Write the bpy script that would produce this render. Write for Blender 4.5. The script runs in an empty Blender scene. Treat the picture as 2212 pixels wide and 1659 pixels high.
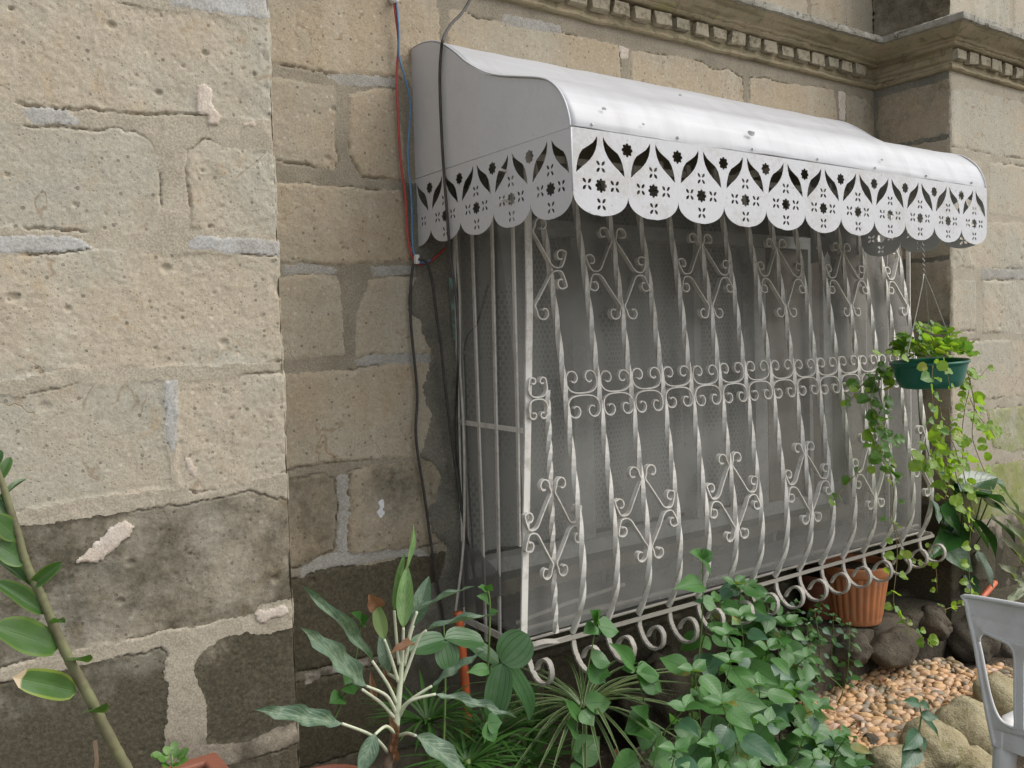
import bpy, bmesh, math, random
import numpy as np
from mathutils import Vector, Matrix

rnd = random.Random(7)
C = bpy.context.scene.collection
scene = bpy.context.scene

# ------------------------------------------------------------------ camera
PW, PH = 2212.0, 1659.0                    # units used when measuring the picture
FOC = 1917.27
YAW, PITCH, ROLL = math.radians(35.346), math.radians(-2.827), math.radians(-1.651)
CAM = np.array([0.0, -2.3, 1.5])
_f = np.array([math.sin(YAW)*math.cos(PITCH), math.cos(YAW)*math.cos(PITCH), math.sin(PITCH)])
_r = np.array([math.cos(YAW), -math.sin(YAW), 0.0])
_u = np.cross(_r, _f)
R_ = math.cos(ROLL)*_r + math.sin(ROLL)*_u
U_ = -math.sin(ROLL)*_r + math.cos(ROLL)*_u
cam_data = bpy.data.cameras.new('camera')
cam = bpy.data.objects.new('camera', cam_data)
C.objects.link(cam)
cam_data.sensor_width = 36.0
cam_data.lens = 36.0*FOC/PW
cam_data.clip_start = 0.05
cam_data.clip_end = 400.0
cam.matrix_world = Matrix(((R_[0], U_[0], -_f[0], CAM[0]), (R_[1], U_[1], -_f[1], CAM[1]),
                           (R_[2], U_[2], -_f[2], CAM[2]), (0, 0, 0, 1)))
scene.camera = cam

# ------------------------------------------------------------------ light
SUN_EL, SUN_AZ = math.radians(50), math.radians(130)
world = bpy.data.worlds.new('World')
scene.world = world
world.use_nodes = True
wt = world.node_tree
bg = wt.nodes['Background']
sky = wt.nodes.new('ShaderNodeTexSky')
sky.sky_type = 'NISHITA'
sky.sun_disc = False
sky.sun_elevation = SUN_EL
sky.sun_rotation = SUN_AZ
sky.air_density = 1.0
sky.dust_density = 4.0
sky.ozone_density = 1.0
hs = wt.nodes.new('ShaderNodeHueSaturation')
hs.inputs['Saturation'].default_value = 0.34   # an overcast sky is nearly white
wt.links.new(sky.outputs[0], hs.inputs['Color'])
wt.links.new(hs.outputs[0], bg.inputs['Color'])
bg.inputs['Strength'].default_value = 0.245
sun_d = bpy.data.lights.new('sun', 'SUN')
sun_d.energy = 0.62
sun_d.angle = math.radians(38)
sun_d.color = (1.0, 0.975, 0.93)
sun = bpy.data.objects.new('sun', sun_d)
C.objects.link(sun)
sdir = Vector((math.sin(SUN_AZ)*math.cos(SUN_EL), math.cos(SUN_AZ)*math.cos(SUN_EL), math.sin(SUN_EL)))
sun.rotation_euler = sdir.to_track_quat('Z', 'Y').to_euler()
sun.location = sdir*8
scene.view_settings.view_transform = 'Standard'
scene.view_settings.look = 'None'
scene.view_settings.exposure = 0.12
scene.view_settings.gamma = 1.0
scene.view_settings.use_curve_mapping = False

# ------------------------------------------------------------------ measuring
def ray(px, py):
    return R_*(px-PW/2) - U_*(py-PH/2) + _f*FOC
def at(px, py, Y):
    v = ray(px, py); p = CAM + v*((Y-CAM[1])/v[1]); return Vector(p)
def atX(px, py, X):
    v = ray(px, py); p = CAM + v*((X-CAM[0])/v[0]); return Vector(p)
def atZ(px, py, Z):
    v = ray(px, py); p = CAM + v*((Z-CAM[2])/v[2]); return Vector(p)

# ------------------------------------------------------------------ object helpers
def link(name, mesh, parent=None, mat=None, smooth=False):
    o = bpy.data.objects.new(name, mesh)
    C.objects.link(o)
    if mat is not None and len(mesh.materials) == 0:
        mesh.materials.append(mat)
    if smooth:
        mesh.polygons.foreach_set('use_smooth', [True]*len(mesh.polygons))
    if parent is not None:
        o.parent = parent
        o.location = -parent.location       # meshes are built in world space
    return o
def thing(name, label, cat, loc=(0, 0, 0), group=None):
    o = bpy.data.objects.new(name, None)
    C.objects.link(o)
    o.empty_display_size = 0.05
    o.location = loc
    return tag(o, label, cat, group)
def tag(o, label=None, cat=None, group=None, kind=None):
    if label: o['label'] = label
    if cat: o['category'] = cat
    if group: o['group'] = group
    if kind: o['kind'] = kind
    return o
def mesh_of(name, verts, faces):
    m = bpy.data.meshes.new(name)
    m.from_pydata([tuple(v) for v in verts], [], [tuple(f) for f in faces])
    m.update()
    return m
class MB:
    """collects boxes, tubes and strips for ONE mesh"""
    def __init__(s): s.v = []; s.f = []
    def add(s, verts, faces):
        o = len(s.v); s.v += [tuple(x) for x in verts]; s.f += [tuple(i+o for i in f) for f in faces]
    def box(s, a, b):
        x0, y0, z0 = a; x1, y1, z1 = b
        s.add([(x0,y0,z0),(x1,y0,z0),(x1,y1,z0),(x0,y1,z0),(x0,y0,z1),(x1,y0,z1),(x1,y1,z1),(x0,y1,z1)],
              [(0,3,2,1),(4,5,6,7),(0,1,5,4),(1,2,6,5),(2,3,7,6),(3,0,4,7)])
    def tube(s, pts, r, n=8, cap=True):
        pts = [Vector(p) for p in pts]; k = len(pts)
        rr = r if isinstance(r, (list, tuple)) else [r]*k
        vs = []; up = None
        for i in range(k):
            t = (pts[min(i+1, k-1)]-pts[max(i-1, 0)])
            t = t.normalized() if t.length > 1e-9 else Vector((0, 0, 1))
            if up is None:
                up = t.orthogonal().normalized()
            up = (up - t*up.dot(t)); up = up.normalized() if up.length > 1e-6 else t.orthogonal().normalized()
            w = t.cross(up)
            for j in range(n):
                a = 2*math.pi*j/n
                vs.append(pts[i] + (up*math.cos(a)+w*math.sin(a))*rr[i])
        fs = []
        for i in range(k-1):
            for j in range(n):
                fs.append((i*n+j, i*n+(j+1) % n, (i+1)*n+(j+1) % n, (i+1)*n+j))
        if cap:
            fs.append(tuple(range(n-1, -1, -1))); fs.append(tuple(range((k-1)*n, k*n)))
        s.add(vs, fs)
    def strap(s, pts, wdir, width, thick):
        """flat bar swept along pts; its width lies along wdir"""
        pts = [Vector(p) for p in pts]; k = len(pts); wd = Vector(wdir).normalized()
        vs = []
        for i in range(k):
            t = (pts[min(i+1, k-1)]-pts[max(i-1, 0)]).normalized()
            n = wd.cross(t).normalized()
            for a, b in ((-1, -1), (1, -1), (1, 1), (-1, 1)):
                vs.append(pts[i] + wd*(a*width/2) + n*(b*thick/2))
        fs = []
        for i in range(k-1):
            for j in range(4):
                fs.append((i*4+j, i*4+(j+1) % 4, (i+1)*4+(j+1) % 4, (i+1)*4+j))
        fs.append((3, 2, 1, 0)); fs.append(tuple(range((k-1)*4, k*4)))
        s.add(vs, fs)
    def twisted(s, pts, half, turns_per_m):
        """square bar twisted about its own axis"""
        pts = [Vector(p) for p in pts]; k = len(pts); vs = []; L = 0
        for i in range(k):
            if i: L += (pts[i]-pts[i-1]).length
            t = (pts[min(i+1, k-1)]-pts[max(i-1, 0)]).normalized()
            x = Vector((1, 0, 0)); x = (x-t*x.dot(t)).normalized(); y = t.cross(x)
            for j in range(4):
                a = math.pi/4+j*math.pi/2+L*turns_per_m*2*math.pi
                vs.append(pts[i]+(x*math.cos(a)+y*math.sin(a))*half*1.414)
        fs = []
        for i in range(k-1):
            for j in range(4):
                fs.append((i*4+j, i*4+(j+1) % 4, (i+1)*4+(j+1) % 4, (i+1)*4+j))
        fs.append((3, 2, 1, 0)); fs.append(tuple(range((k-1)*4, k*4)))
        s.add(vs, fs)
    def build(s, name, mat, parent=None, smooth=False):
        return link(name, mesh_of(name, s.v, s.f), parent, mat, smooth)
def spline(pts, n=6, closed=False):
    """Catmull-Rom through the points"""
    P = [Vector(p) for p in pts]; k = len(P); out = []
    rng = range(k if closed else k-1)
    for i in rng:
        if closed:
            a, b, c, d = P[(i-1) % k], P[i], P[(i+1) % k], P[(i+2) % k]
        else:
            a, b, c, d = P[max(i-1, 0)], P[i], P[i+1], P[min(i+2, k-1)]
        for j in range(n):
            t = j/n
            out.append(0.5*((2*b)+(c-a)*t+(2*a-5*b+4*c-d)*t*t+(3*b-a-3*c+d)*t**3))
    if not closed: out.append(P[-1])
    return out
def sheet(name, outline, holes, to3d, thick, mat, parent=None):
    """a plate cut from sheet: 2D outline with holes, given thickness, placed by to3d(u, v, w)"""
    cu = bpy.data.curves.new(name, 'CURVE')
    cu.dimensions = '2D'; cu.fill_mode = 'BOTH'; cu.extrude = thick/2
    for loop in [outline]+holes:
        sp = cu.splines.new('POLY'); sp.points.add(len(loop)-1)
        for p, q in zip(sp.points, loop): p.co = (q[0], q[1], 0, 1)
        sp.use_cyclic_u = True
    ob = bpy.data.objects.new(name, cu); C.objects.link(ob)
    dg = bpy.context.evaluated_depsgraph_get()
    m = bpy.data.meshes.new_from_object(ob.evaluated_get(dg))
    bpy.data.objects.remove(ob); bpy.data.curves.remove(cu)
    m.name = name
    m.materials.clear()
    for v in m.vertices:
        v.co = Vector(to3d(v.co.x, v.co.y, v.co.z))
    m.update()
    return link(name, m, parent, mat)

# ------------------------------------------------------------------ numpy noise
def _hash(ix, iy, seed):
    h = (ix*374761393 + iy*668265263 + seed*1442695041) & 0x7fffffff
    h = ((h ^ (h >> 13))*1274126177) & 0x7fffffff
    return ((h ^ (h >> 16)) & 0xffff)/65535.0
def vnoise(x, y, seed):
    ix = np.floor(x).astype(np.int64); iy = np.floor(y).astype(np.int64)
    fx = x-ix; fy = y-iy
    fx = fx*fx*(3-2*fx); fy = fy*fy*(3-2*fy)
    a = _hash(ix, iy, seed); b = _hash(ix+1, iy, seed); c = _hash(ix, iy+1, seed); d = _hash(ix+1, iy+1, seed)
    return a+(b-a)*fx+(c-a)*fy+(a-b-c+d)*fx*fy
def fbm(x, y, scale, oct, seed):
    t = 0; amp = 1; tot = 0
    for o in range(oct):
        t = t+amp*(vnoise(x*scale, y*scale, seed+o*17)-0.5); tot += amp
        amp *= 0.5; scale *= 2.1
    return t/tot*2
def pits(x, y, scale, seed, r0, r1, keep):
    """round holes scattered on a jittered lattice: 1 in a hole's centre, 0 outside"""
    gx = np.floor(x*scale).astype(np.int64); gy = np.floor(y*scale).astype(np.int64)
    out = np.zeros_like(x)
    for dx in (-1, 0, 1):
        for dy in (-1, 0, 1):
            cx = gx+dx; cy = gy+dy
            px = (cx+0.15+0.7*_hash(cx, cy, seed))/scale; py = (cy+0.15+0.7*_hash(cx, cy, seed+5))/scale
            r = r0+(r1-r0)*_hash(cx, cy, seed+9)**3
            on = _hash(cx, cy, seed+13) < keep
            d = np.sqrt((x-px)**2+((y-py)*1.25)**2)/r
            out = np.maximum(out, np.where(on, np.clip(1-d*d, 0, 1), 0))
    return out
def sdf(poly, x, y):
    """signed distance to a polygon, negative inside"""
    p = np.array(poly, float); n = len(p)
    d2 = np.full(x.shape, 1e9); ins = np.zeros(x.shape, bool)
    for i in range(n):
        ax, ay = p[i]; bx, by = p[(i+1) % n]
        ex, ey = bx-ax, by-ay
        t = np.clip(((x-ax)*ex+(y-ay)*ey)/(ex*ex+ey*ey+1e-12), 0, 1)
        d2 = np.minimum(d2, (x-ax-t*ex)**2+(y-ay-t*ey)**2)
        c = ((ay > y) != (by > y)) & (x < ex*(y-ay)/(ey+1e-12)+ax)
        ins ^= c
    return np.where(ins, -1, 1)*np.sqrt(d2)

# ------------------------------------------------------------------ materials
class NT:
    def __init__(s, name):
        s.m = bpy.data.materials.new(name); s.m.use_nodes = True
        s.t = s.m.node_tree; s.t.nodes.clear()
        s.out = s.t.nodes.new('ShaderNodeOutputMaterial')
    def n(s, kind, props=None, **ins):
        nd = s.t.nodes.new('ShaderNode'+kind)
        for k, v in (props or {}).items(): setattr(nd, k, v)
        for k, v in ins.items():
            k = k.replace('_', ' ')
            key = int(k[1:]) if k[0] == 'i' and k[1:].isdigit() else k
            s.set(nd.inputs[key], v)
        return nd
    def set(s, inp, v):
        if isinstance(v, bpy.types.NodeSocket): s.t.links.new(v, inp)
        elif isinstance(v, bpy.types.Node): s.t.links.new(v.outputs[0], inp)
        else:
            if hasattr(inp.default_value, '__len__') and len(inp.default_value) == 4 and len(v) == 3: v = (*v, 1)
            inp.default_value = v
    def pos(s): return s.n('NewGeometry').outputs['Position']
    def noise(s, scale, detail=3, rough=0.5, vec=None, dist=0.0):
        return s.n('TexNoise', Vector=vec if vec is not None else s.pos(), Scale=scale, Detail=detail, Roughness=rough, Distortion=dist).outputs['Fac']
    def math(s, op, a, b=0.0, c=None, clamp=False):
        nd = s.n('Math', {'operation': op, 'use_clamp': clamp}, i0=a, i1=b)
        if c is not None: s.set(nd.inputs[2], c)
        return nd.outputs[0]
    def ramp(s, fac, a, b, lo=0.0, hi=1.0):
        nd = s.n('MapRange', {'interpolation_type': 'SMOOTHSTEP'}, Value=fac, From_Min=a, From_Max=b, To_Min=lo, To_Max=hi)
        return nd.outputs[0]
    def mix(s, fac, a, b, blend='MIX'):
        nd = s.n('Mix', {'data_type': 'RGBA', 'blend_type': blend})
        s.set(nd.inputs[0], fac); s.set(nd.inputs[6], a); s.set(nd.inputs[7], b)
        return nd.outputs[2]
    def bump(s, h, strength=0.5, dist=0.003):
        return s.n('Bump', Height=h, Strength=strength, Distance=dist).outputs[0]
    def principled(s, color, rough=0.8, normal=None, spec=0.5, **kw):
        nd = s.n('BsdfPrincipled', Base_Color=color, Roughness=rough)
        nd.inputs['Specular IOR Level'].default_value = spec
        if normal is not None: s.set(nd.inputs['Normal'], normal)
        for k, v in kw.items(): s.set(nd.inputs[k.replace('_', ' ')], v)
        return nd.outputs[0]
    def done(s, sh):
        s.t.links.new(sh, s.out.inputs['Surface']); return s.m
def rgb(c): return (c[0], c[1], c[2], 1.0)

def mat_stone(name, base_a, base_b, ochre):
    k = NT(name)
    oi = k.n('ObjectInfo')
    sep = k.n('SeparateColor', Color=oi.outputs['Color'])
    algae, moss, tint = sep.outputs[0], sep.outputs[1], sep.outputs[2]
    P = k.pos()
    off = k.n('VectorMath', {'operation': 'ADD'}, i0=P, i1=k.n('CombineXYZ', X=k.math('MULTIPLY', oi.outputs['Random'], 9.0), Y=0.0, Z=0.0)).outputs[0]
    big = k.noise(3.5, 4, 0.55, off)
    mid = k.noise(17, 4, 0.6, off)
    fine = k.noise(150, 3, 0.65, P)
    grit = k.noise(420, 2, 0.6, P)
    bigv = k.math('ADD', big, k.math('MULTIPLY', k.math('SUBTRACT', oi.outputs['Random'], 0.5), 0.11))
    col = k.mix(k.ramp(bigv, 0.36, 0.64), rgb(base_a), rgb(base_b))
    col = k.mix(k.math('MULTIPLY', k.ramp(mid, 0.56, 0.78), 0.55), col, rgb(ochre))
    # vertical pale wash marks where rain has run down
    wash = k.n('TexNoise', Vector=k.n('Mapping', Vector=off, Scale=(9, 9, 0.9)), Scale=1.0, Detail=3.0).outputs['Fac']
    col = k.mix(k.math('MULTIPLY', k.ramp(wash, 0.5, 0.7), 0.22), col, rgb((0.50, 0.455, 0.37)))
    col = k.mix(0.20, col, k.n('ValToRGB', Fac=k.ramp(fine, 0.25, 0.75)).outputs[0], 'SOFT_LIGHT')
    col = k.mix(0.13, col, k.n('ValToRGB', Fac=k.ramp(grit, 0.3, 0.7)).outputs[0], 'SOFT_LIGHT')
    # thin rusty veins
    vn = k.math('ABSOLUTE', k.math('SUBTRACT', k.noise(3.4, 4, 0.55, off, 0.5), 0.5))
    vein = k.math('MULTIPLY', k.ramp(vn, 0.009, 0.001), k.ramp(k.noise(7, 3, 0.6, off), 0.50, 0.60))
    col = k.mix(k.math('MULTIPLY', vein, 0.45), col, rgb((0.20, 0.12, 0.055)))
    blot = k.ramp(k.noise(10, 5, 0.62, off), 0.60, 0.74)
    col = k.mix(k.math('MULTIPLY', blot, 0.30), col, rgb((0.19, 0.165, 0.125)))
    v = k.n('TexVoronoi', Vector=P, Scale=62.0)
    vr = k.n('SeparateColor', Color=v.outputs['Color'])
    speck = k.math('MULTIPLY', k.ramp(v.outputs['Distance'], 0.30, 0.18), k.ramp(vr.outputs[0], 0.80, 0.83))
    col = k.mix(k.math('MULTIPLY', speck, 0.6), col, rgb((0.10, 0.085, 0.065)))
    speck2 = k.math('MULTIPLY', k.ramp(v.outputs['Distance'], 0.32, 0.2), k.ramp(vr.outputs[1], 0.90, 0.94))
    col = k.mix(k.math('MULTIPLY', speck2, 0.35), col, rgb((0.58, 0.53, 0.44)))
    v3 = k.n('TexVoronoi', Vector=P, Scale=150.0)
    vr3 = k.n('SeparateColor', Color=v3.outputs['Color'])
    sp3 = k.math('MULTIPLY', k.ramp(v3.outputs['Distance'], 0.4, 0.2), k.ramp(vr3.outputs[0], 0.86, 0.9))
    col = k.mix(k.math('MULTIPLY', sp3, 0.5), col, rgb((0.13, 0.11, 0.09)))
    col = k.mix(1.0, col, k.n('CombineColor', Red=k.math('ADD', tint, 0.5), Green=k.math('ADD', tint, 0.5), Blue=k.math('ADD', tint, 0.5)).outputs[0], 'MULTIPLY')
    # algae film
    an = k.math('ADD', k.math('MULTIPLY', k.noise(4.5, 7, 0.62, P), 0.95), k.math('MULTIPLY', k.noise(45, 4, 0.65, P), 0.25))
    zlow = k.ramp(k.n('SeparateXYZ', Vector=P).outputs[2], 0.98, 0.62)
    am = k.ramp(k.math('ADD', k.math('ADD', k.math('MULTIPLY', algae, 0.62), k.math('MULTIPLY', k.math('MULTIPLY', algae, zlow), 0.26)), an), 0.72, 1.12)
    acol = k.mix(k.ramp(k.noise(120, 4, 0.7, P), 0.38, 0.68), rgb((0.040, 0.035, 0.021)), rgb((0.088, 0.076, 0.047)))
    col = k.mix(k.math('MULTIPLY', am, 0.93), col, acol)
    mn = k.ramp(k.math('ADD', k.math('MULTIPLY', moss, 0.8), k.math('ADD', k.math('MULTIPLY', k.noise(9, 5, 0.6, P), 0.6), k.math('MULTIPLY', k.noise(70, 3, 0.6, P), 0.3))), 0.72, 1.05)
    col = k.mix(k.math('MULTIPLY', mn, 0.8), col, rgb((0.20, 0.235, 0.05)))
    h = k.math('ADD', k.math('MULTIPLY', fine, 0.9), k.math('ADD', k.math('MULTIPLY', grit, 0.35), k.math('MULTIPLY', mid, 0.8)))
    h = k.math('SUBTRACT', h, k.math('MULTIPLY', k.math('ADD', k.math('ADD', speck, vein), sp3), 0.5))
    return k.done(k.principled(col, 0.92, k.bump(h, 0.36, 0.004), 0.2))

def mat_mortar(name, a, b, stain=0.5, scale=8):
    k = NT(name); P = k.pos()
    oi = k.n('ObjectInfo')
    sep = k.n('SeparateColor', Color=oi.outputs['Color'])
    col = k.mix(k.ramp(k.noise(scale, 5, 0.6), 0.35, 0.65), rgb(a), rgb(b))
    fine = k.noise(210, 3, 0.6)
    col = k.mix(0.28, col, k.n('ValToRGB', Fac=k.ramp(fine, 0.3, 0.7)).outputs[0], 'SOFT_LIGHT')
    st = k.ramp(k.noise(22, 5, 0.65), 0.55, 0.75)
    col = k.mix(k.math('MULTIPLY', st, stain), col, rgb((0.13, 0.11, 0.08)))
    z = k.n('SeparateXYZ', Vector=P).outputs[2]
    low = k.math('ADD', k.ramp(z, 1.02, 0.45), k.math('MULTIPLY', k.math('SUBTRACT', k.noise(12, 5, 0.65), 0.5), 1.3))
    col = k.mix(k.math('MULTIPLY', k.ramp(low, 0.5, 1.15), k.math('ADD', 0.2, sep.outputs[0])), col, rgb((0.05, 0.043, 0.028)))
    h = k.math('ADD', fine, k.math('MULTIPLY', k.noise(30, 4), 1.2))
    return k.done(k.principled(col, 0.93, k.bump(h, 0.35, 0.003), 0.2))

def mat_paint(name, base, rough=0.45, grime=0.5, rust=0.3, spec=0.5, gscale=14):
    k = NT(name); P = k.pos()
    g = k.math('ADD', k.math('MULTIPLY', k.noise(gscale, 5, 0.65), 0.7), k.math('MULTIPLY', k.noise(90, 4, 0.6), 0.4))
    col = k.mix(k.math('MULTIPLY', k.ramp(g, 0.5, 0.72), grime), rgb(base), rgb((0.30, 0.27, 0.22)))
    r = k.noise(38, 5, 0.7)
    col = k.mix(k.math('MULTIPLY', k.ramp(r, 0.63, 0.72), rust), col, rgb((0.13, 0.085, 0.05)))
    h = k.math('ADD', k.noise(120, 3), k.math('MULTIPLY', k.noise(30, 3), 1.5))
    ro = k.math('ADD', rough, k.math('MULTIPLY', g, 0.15))
    return k.done(k.principled(col, ro, k.bump(h, 0.25, 0.0015), spec))

def mat_plain(name, a, b=None, rough=0.7, scale=30, spec=0.4, bump=0.2, **kw):
    k = NT(name)
    n = k.noise(scale, 4, 0.6)
    col = k.mix(k.ramp(n, 0.35, 0.65), rgb(a), rgb(b or [x*0.8 for x in a]))
    return k.done(k.principled(col, rough, k.bump(k.noise(scale*6, 3), bump, 0.002), spec, **kw))

def mat_leaf(name, a, b, kind='pinnate', vein=(0.2, 0.3, 0.1), vein_amt=0.35, rough=0.45, edge=None, edge_amt=0.0, trans=0.3, spot=None, spot_amt=0.0, old=0.0, mottle=0.0):
    """leaf blade: uv.x across (0..1), uv.y from stalk to tip"""
    k = NT(name)
    uv = k.n('UVMap').outputs[0]
    s = k.n('SeparateXYZ', Vector=uv)
    ax = k.math('ABSOLUTE', k.math('SUBTRACT', s.outputs[0], 0.5))      # 0 midrib .. .5 margin
    rn = k.n('ObjectInfo').outputs['Random']
    P = k.pos()
    col = k.mix(k.math('ADD', k.math('MULTIPLY', rn, 0.7), k.math('MULTIPLY', k.noise(25, 3), 0.3)), rgb(a), rgb(b))
    mid = k.ramp(ax, 0.035, 0.012)
    if kind == 'pinnate':
        w = k.math('FRACT', k.math('MULTIPLY', k.math('SUBTRACT', s.outputs[1], k.math('MULTIPLY', ax, 0.55)), 8.0))
        vn = k.ramp(k.math('ABSOLUTE', k.math('SUBTRACT', w, 0.5)), 0.07, 0.02)
    elif kind == 'parallel':
        w = k.math('ABSOLUTE', k.math('SUBTRACT', ax, 0.2))
        w2 = k.math('ABSOLUTE', k.math('SUBTRACT', ax, 0.36))
        vn = k.math('MAXIMUM', k.ramp(w, 0.03, 0.008), k.ramp(w2, 0.025, 0.008))
    elif kind == 'feather':
        w = k.math('FRACT', k.math('MULTIPLY', k.math('ADD', k.math('SUBTRACT', s.outputs[1], k.math('MULTIPLY', ax, 0.75)), k.math('MULTIPLY', k.noise(35, 3), 0.09)), 7.5))
        vn = k.ramp(k.math('ABSOLUTE', k.math('SUBTRACT', w, 0.5)), 0.24, 0.08)
        vn = k.math('MULTIPLY', vn, k.ramp(ax, 0.47, 0.34))
        mid = k.ramp(ax, 0.075, 0.03)
    else:
        vn = 0.0
    vv = k.math('MAXIMUM', mid, vn)
    col = k.mix(k.math('MULTIPLY', vv, vein_amt), col, rgb(vein))
    if edge:
        col = k.mix(k.math('MULTIPLY', k.ramp(k.math('ADD', ax, k.math('MULTIPLY', k.noise(30, 2), 0.06)), 0.40, 0.47), edge_amt), col, rgb(edge))
    if spot:
        tipm = k.math('ADD', k.ramp(s.outputs[1], 0.80, 0.95), k.math('MULTIPLY', k.math('SUBTRACT', k.noise(40, 3), 0.5), 0.8))
        col = k.mix(k.math('MULTIPLY', k.ramp(tipm, 0.35, 0.7), spot_amt), col, rgb(spot))
    if mottle:
        mt = k.ramp(k.noise(55, 5, .65), .46, .60)
        col = k.mix(k.math('MULTIPLY', k.math('MULTIPLY', mt, k.ramp(ax, .48, .30)), mottle), col, rgb(vein))
    if old:
        ym = k.math('MULTIPLY', k.ramp(rn, 0.93, 0.955), k.ramp(k.noise(30, 4, .6), .40, .58))
        col = k.mix(k.math('MULTIPLY', ym, old), col, rgb((0.30, 0.24, 0.045)))
        hm = k.ramp(k.noise(95, 3, .6), .70, .74)
        col = k.mix(k.math('MULTIPLY', hm, old*.7), col, rgb((0.16, 0.11, 0.04)))
    dust = k.ramp(k.noise(18, 4, .6), .5, .75)
    col = k.mix(k.math('MULTIPLY', dust, .10), col, rgb((0.30, 0.29, 0.24)))
    back = k.n('NewGeometry').outputs['Backfacing']
    col = k.mix(k.math('MULTIPLY', back, 0.25), col, rgb([min(1, x*1.5+0.03) for x in b]))
    h = k.math('ADD', k.math('MULTIPLY', vv, -1.0), k.math('MULTIPLY', k.noise(140, 2), 0.5))
    nrm = k.bump(h, 0.35, 0.0015)
    p = k.principled(col, rough, nrm, 0.5)
    tr = k.n('BsdfTranslucent', Color=k.mix(1.0, col, rgb((1.5, 1.6, 0.7)), 'MULTIPLY'), Normal=nrm).outputs[0]
    return k.done(k.n('MixShader', Fac=trans, i1=p, i2=tr).outputs[0])

M = {}
M['stone'] = mat_stone('tuff_stone', (0.368, 0.32, 0.243), (0.338, 0.318, 0.258), (0.36, 0.25, 0.135))
M['stone_warm'] = mat_stone('tuff_stone_warm', (0.36, 0.295, 0.205), (0.345, 0.305, 0.23), (0.29, 0.20, 0.11))
M['mortar'] = mat_mortar('lime_mortar', (0.355, 0.315, 0.245), (0.31, 0.275, 0.212), 0.25)
M['mortar_warm'] = mat_mortar('old_mortar', (0.265, 0.232, 0.175), (0.215, 0.188, 0.14), 0.3)
M['cement'] = mat_mortar('grey_cement', (0.335, 0.325, 0.295), (0.375, 0.37, 0.35), 0.2, 14)
M['cement_dim'] = mat_mortar('dull_cement', (0.275, 0.262, 0.225), (0.315, 0.302, 0.27), 0.3, 14)
M['plaster'] = mat_mortar('pale_plaster', (0.50, 0.445, 0.38), (0.44, 0.37, 0.30), 0.1, 20)
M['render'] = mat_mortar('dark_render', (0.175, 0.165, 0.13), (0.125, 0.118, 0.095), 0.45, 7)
M['iron'] = mat_paint('white_iron_paint', (0.60, 0.58, 0.53), 0.55, 0.6, 0.65)
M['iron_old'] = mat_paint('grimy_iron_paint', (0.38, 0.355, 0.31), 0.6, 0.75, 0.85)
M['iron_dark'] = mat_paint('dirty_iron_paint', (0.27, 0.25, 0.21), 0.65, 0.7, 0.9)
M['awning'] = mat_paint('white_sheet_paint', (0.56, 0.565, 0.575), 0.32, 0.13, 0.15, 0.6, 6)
M['awning_front'] = mat_paint('white_sheet_paint_front', (0.47, 0.475, 0.485), 0.36, 0.45, 0.55, 0.5, 9)  # same paint toned darker than the side to balance the light, with more grime
k = NT('dusty_shaded_roof_paint')                        # dust and rain streaks, plus darker colour standing in for blocked light from above
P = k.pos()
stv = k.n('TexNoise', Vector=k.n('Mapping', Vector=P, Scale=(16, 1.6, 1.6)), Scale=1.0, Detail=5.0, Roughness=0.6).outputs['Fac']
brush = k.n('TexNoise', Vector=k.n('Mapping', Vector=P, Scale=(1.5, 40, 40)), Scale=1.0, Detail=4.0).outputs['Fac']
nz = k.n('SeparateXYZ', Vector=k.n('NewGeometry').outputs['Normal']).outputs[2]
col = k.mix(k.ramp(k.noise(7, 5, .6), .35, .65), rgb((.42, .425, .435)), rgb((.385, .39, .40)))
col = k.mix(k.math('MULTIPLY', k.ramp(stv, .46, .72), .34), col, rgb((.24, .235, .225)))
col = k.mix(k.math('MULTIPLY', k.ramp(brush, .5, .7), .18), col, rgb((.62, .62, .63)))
col = k.mix(k.math('MULTIPLY', k.ramp(nz, .35, .95), .40), col, rgb((.30, .298, .29)))  # dust tone by slope, also imitating dimmer light from overhead
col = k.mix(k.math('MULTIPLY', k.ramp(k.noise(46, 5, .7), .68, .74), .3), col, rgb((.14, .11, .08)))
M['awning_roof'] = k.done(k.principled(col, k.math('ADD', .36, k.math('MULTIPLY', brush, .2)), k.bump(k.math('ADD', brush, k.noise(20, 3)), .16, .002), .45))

# ------------------------------------------------------------------ walls
def grid_part(name, X, Y, Z, nu, sel, parent, mat, color=None, kind=None):
    """mesh made of the selected cells of a (nv+1) x (nu+1) vertex grid"""
    if len(sel) == 0: return None
    i = sel // nu; j = sel % nu
    a = i*(nu+1)+j
    quads = np.stack([a, a+1, a+nu+2, a+nu+1], 1)
    uniq, inv = np.unique(quads, return_inverse=True)
    inv = inv.reshape(quads.shape)
    co = np.stack([X[uniq], Y[uniq], Z[uniq]], 1).astype(np.float32)
    m = bpy.data.meshes.new(name)
    m.vertices.add(len(uniq)); m.vertices.foreach_set('co', co.ravel())
    m.loops.add(inv.size); m.loops.foreach_set('vertex_index', inv.ravel().astype(np.int32))
    m.polygons.add(len(sel)); m.polygons.foreach_set('loop_start', np.arange(0, inv.size, 4, dtype=np.int32))
    m.polygons.foreach_set('loop_total', np.full(len(sel), 4, dtype=np.int32))
    m.update(calc_edges=True)
    o = link(name, m, parent, mat, smooth=True)
    if color is not None: o.color = color
    return o

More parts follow.
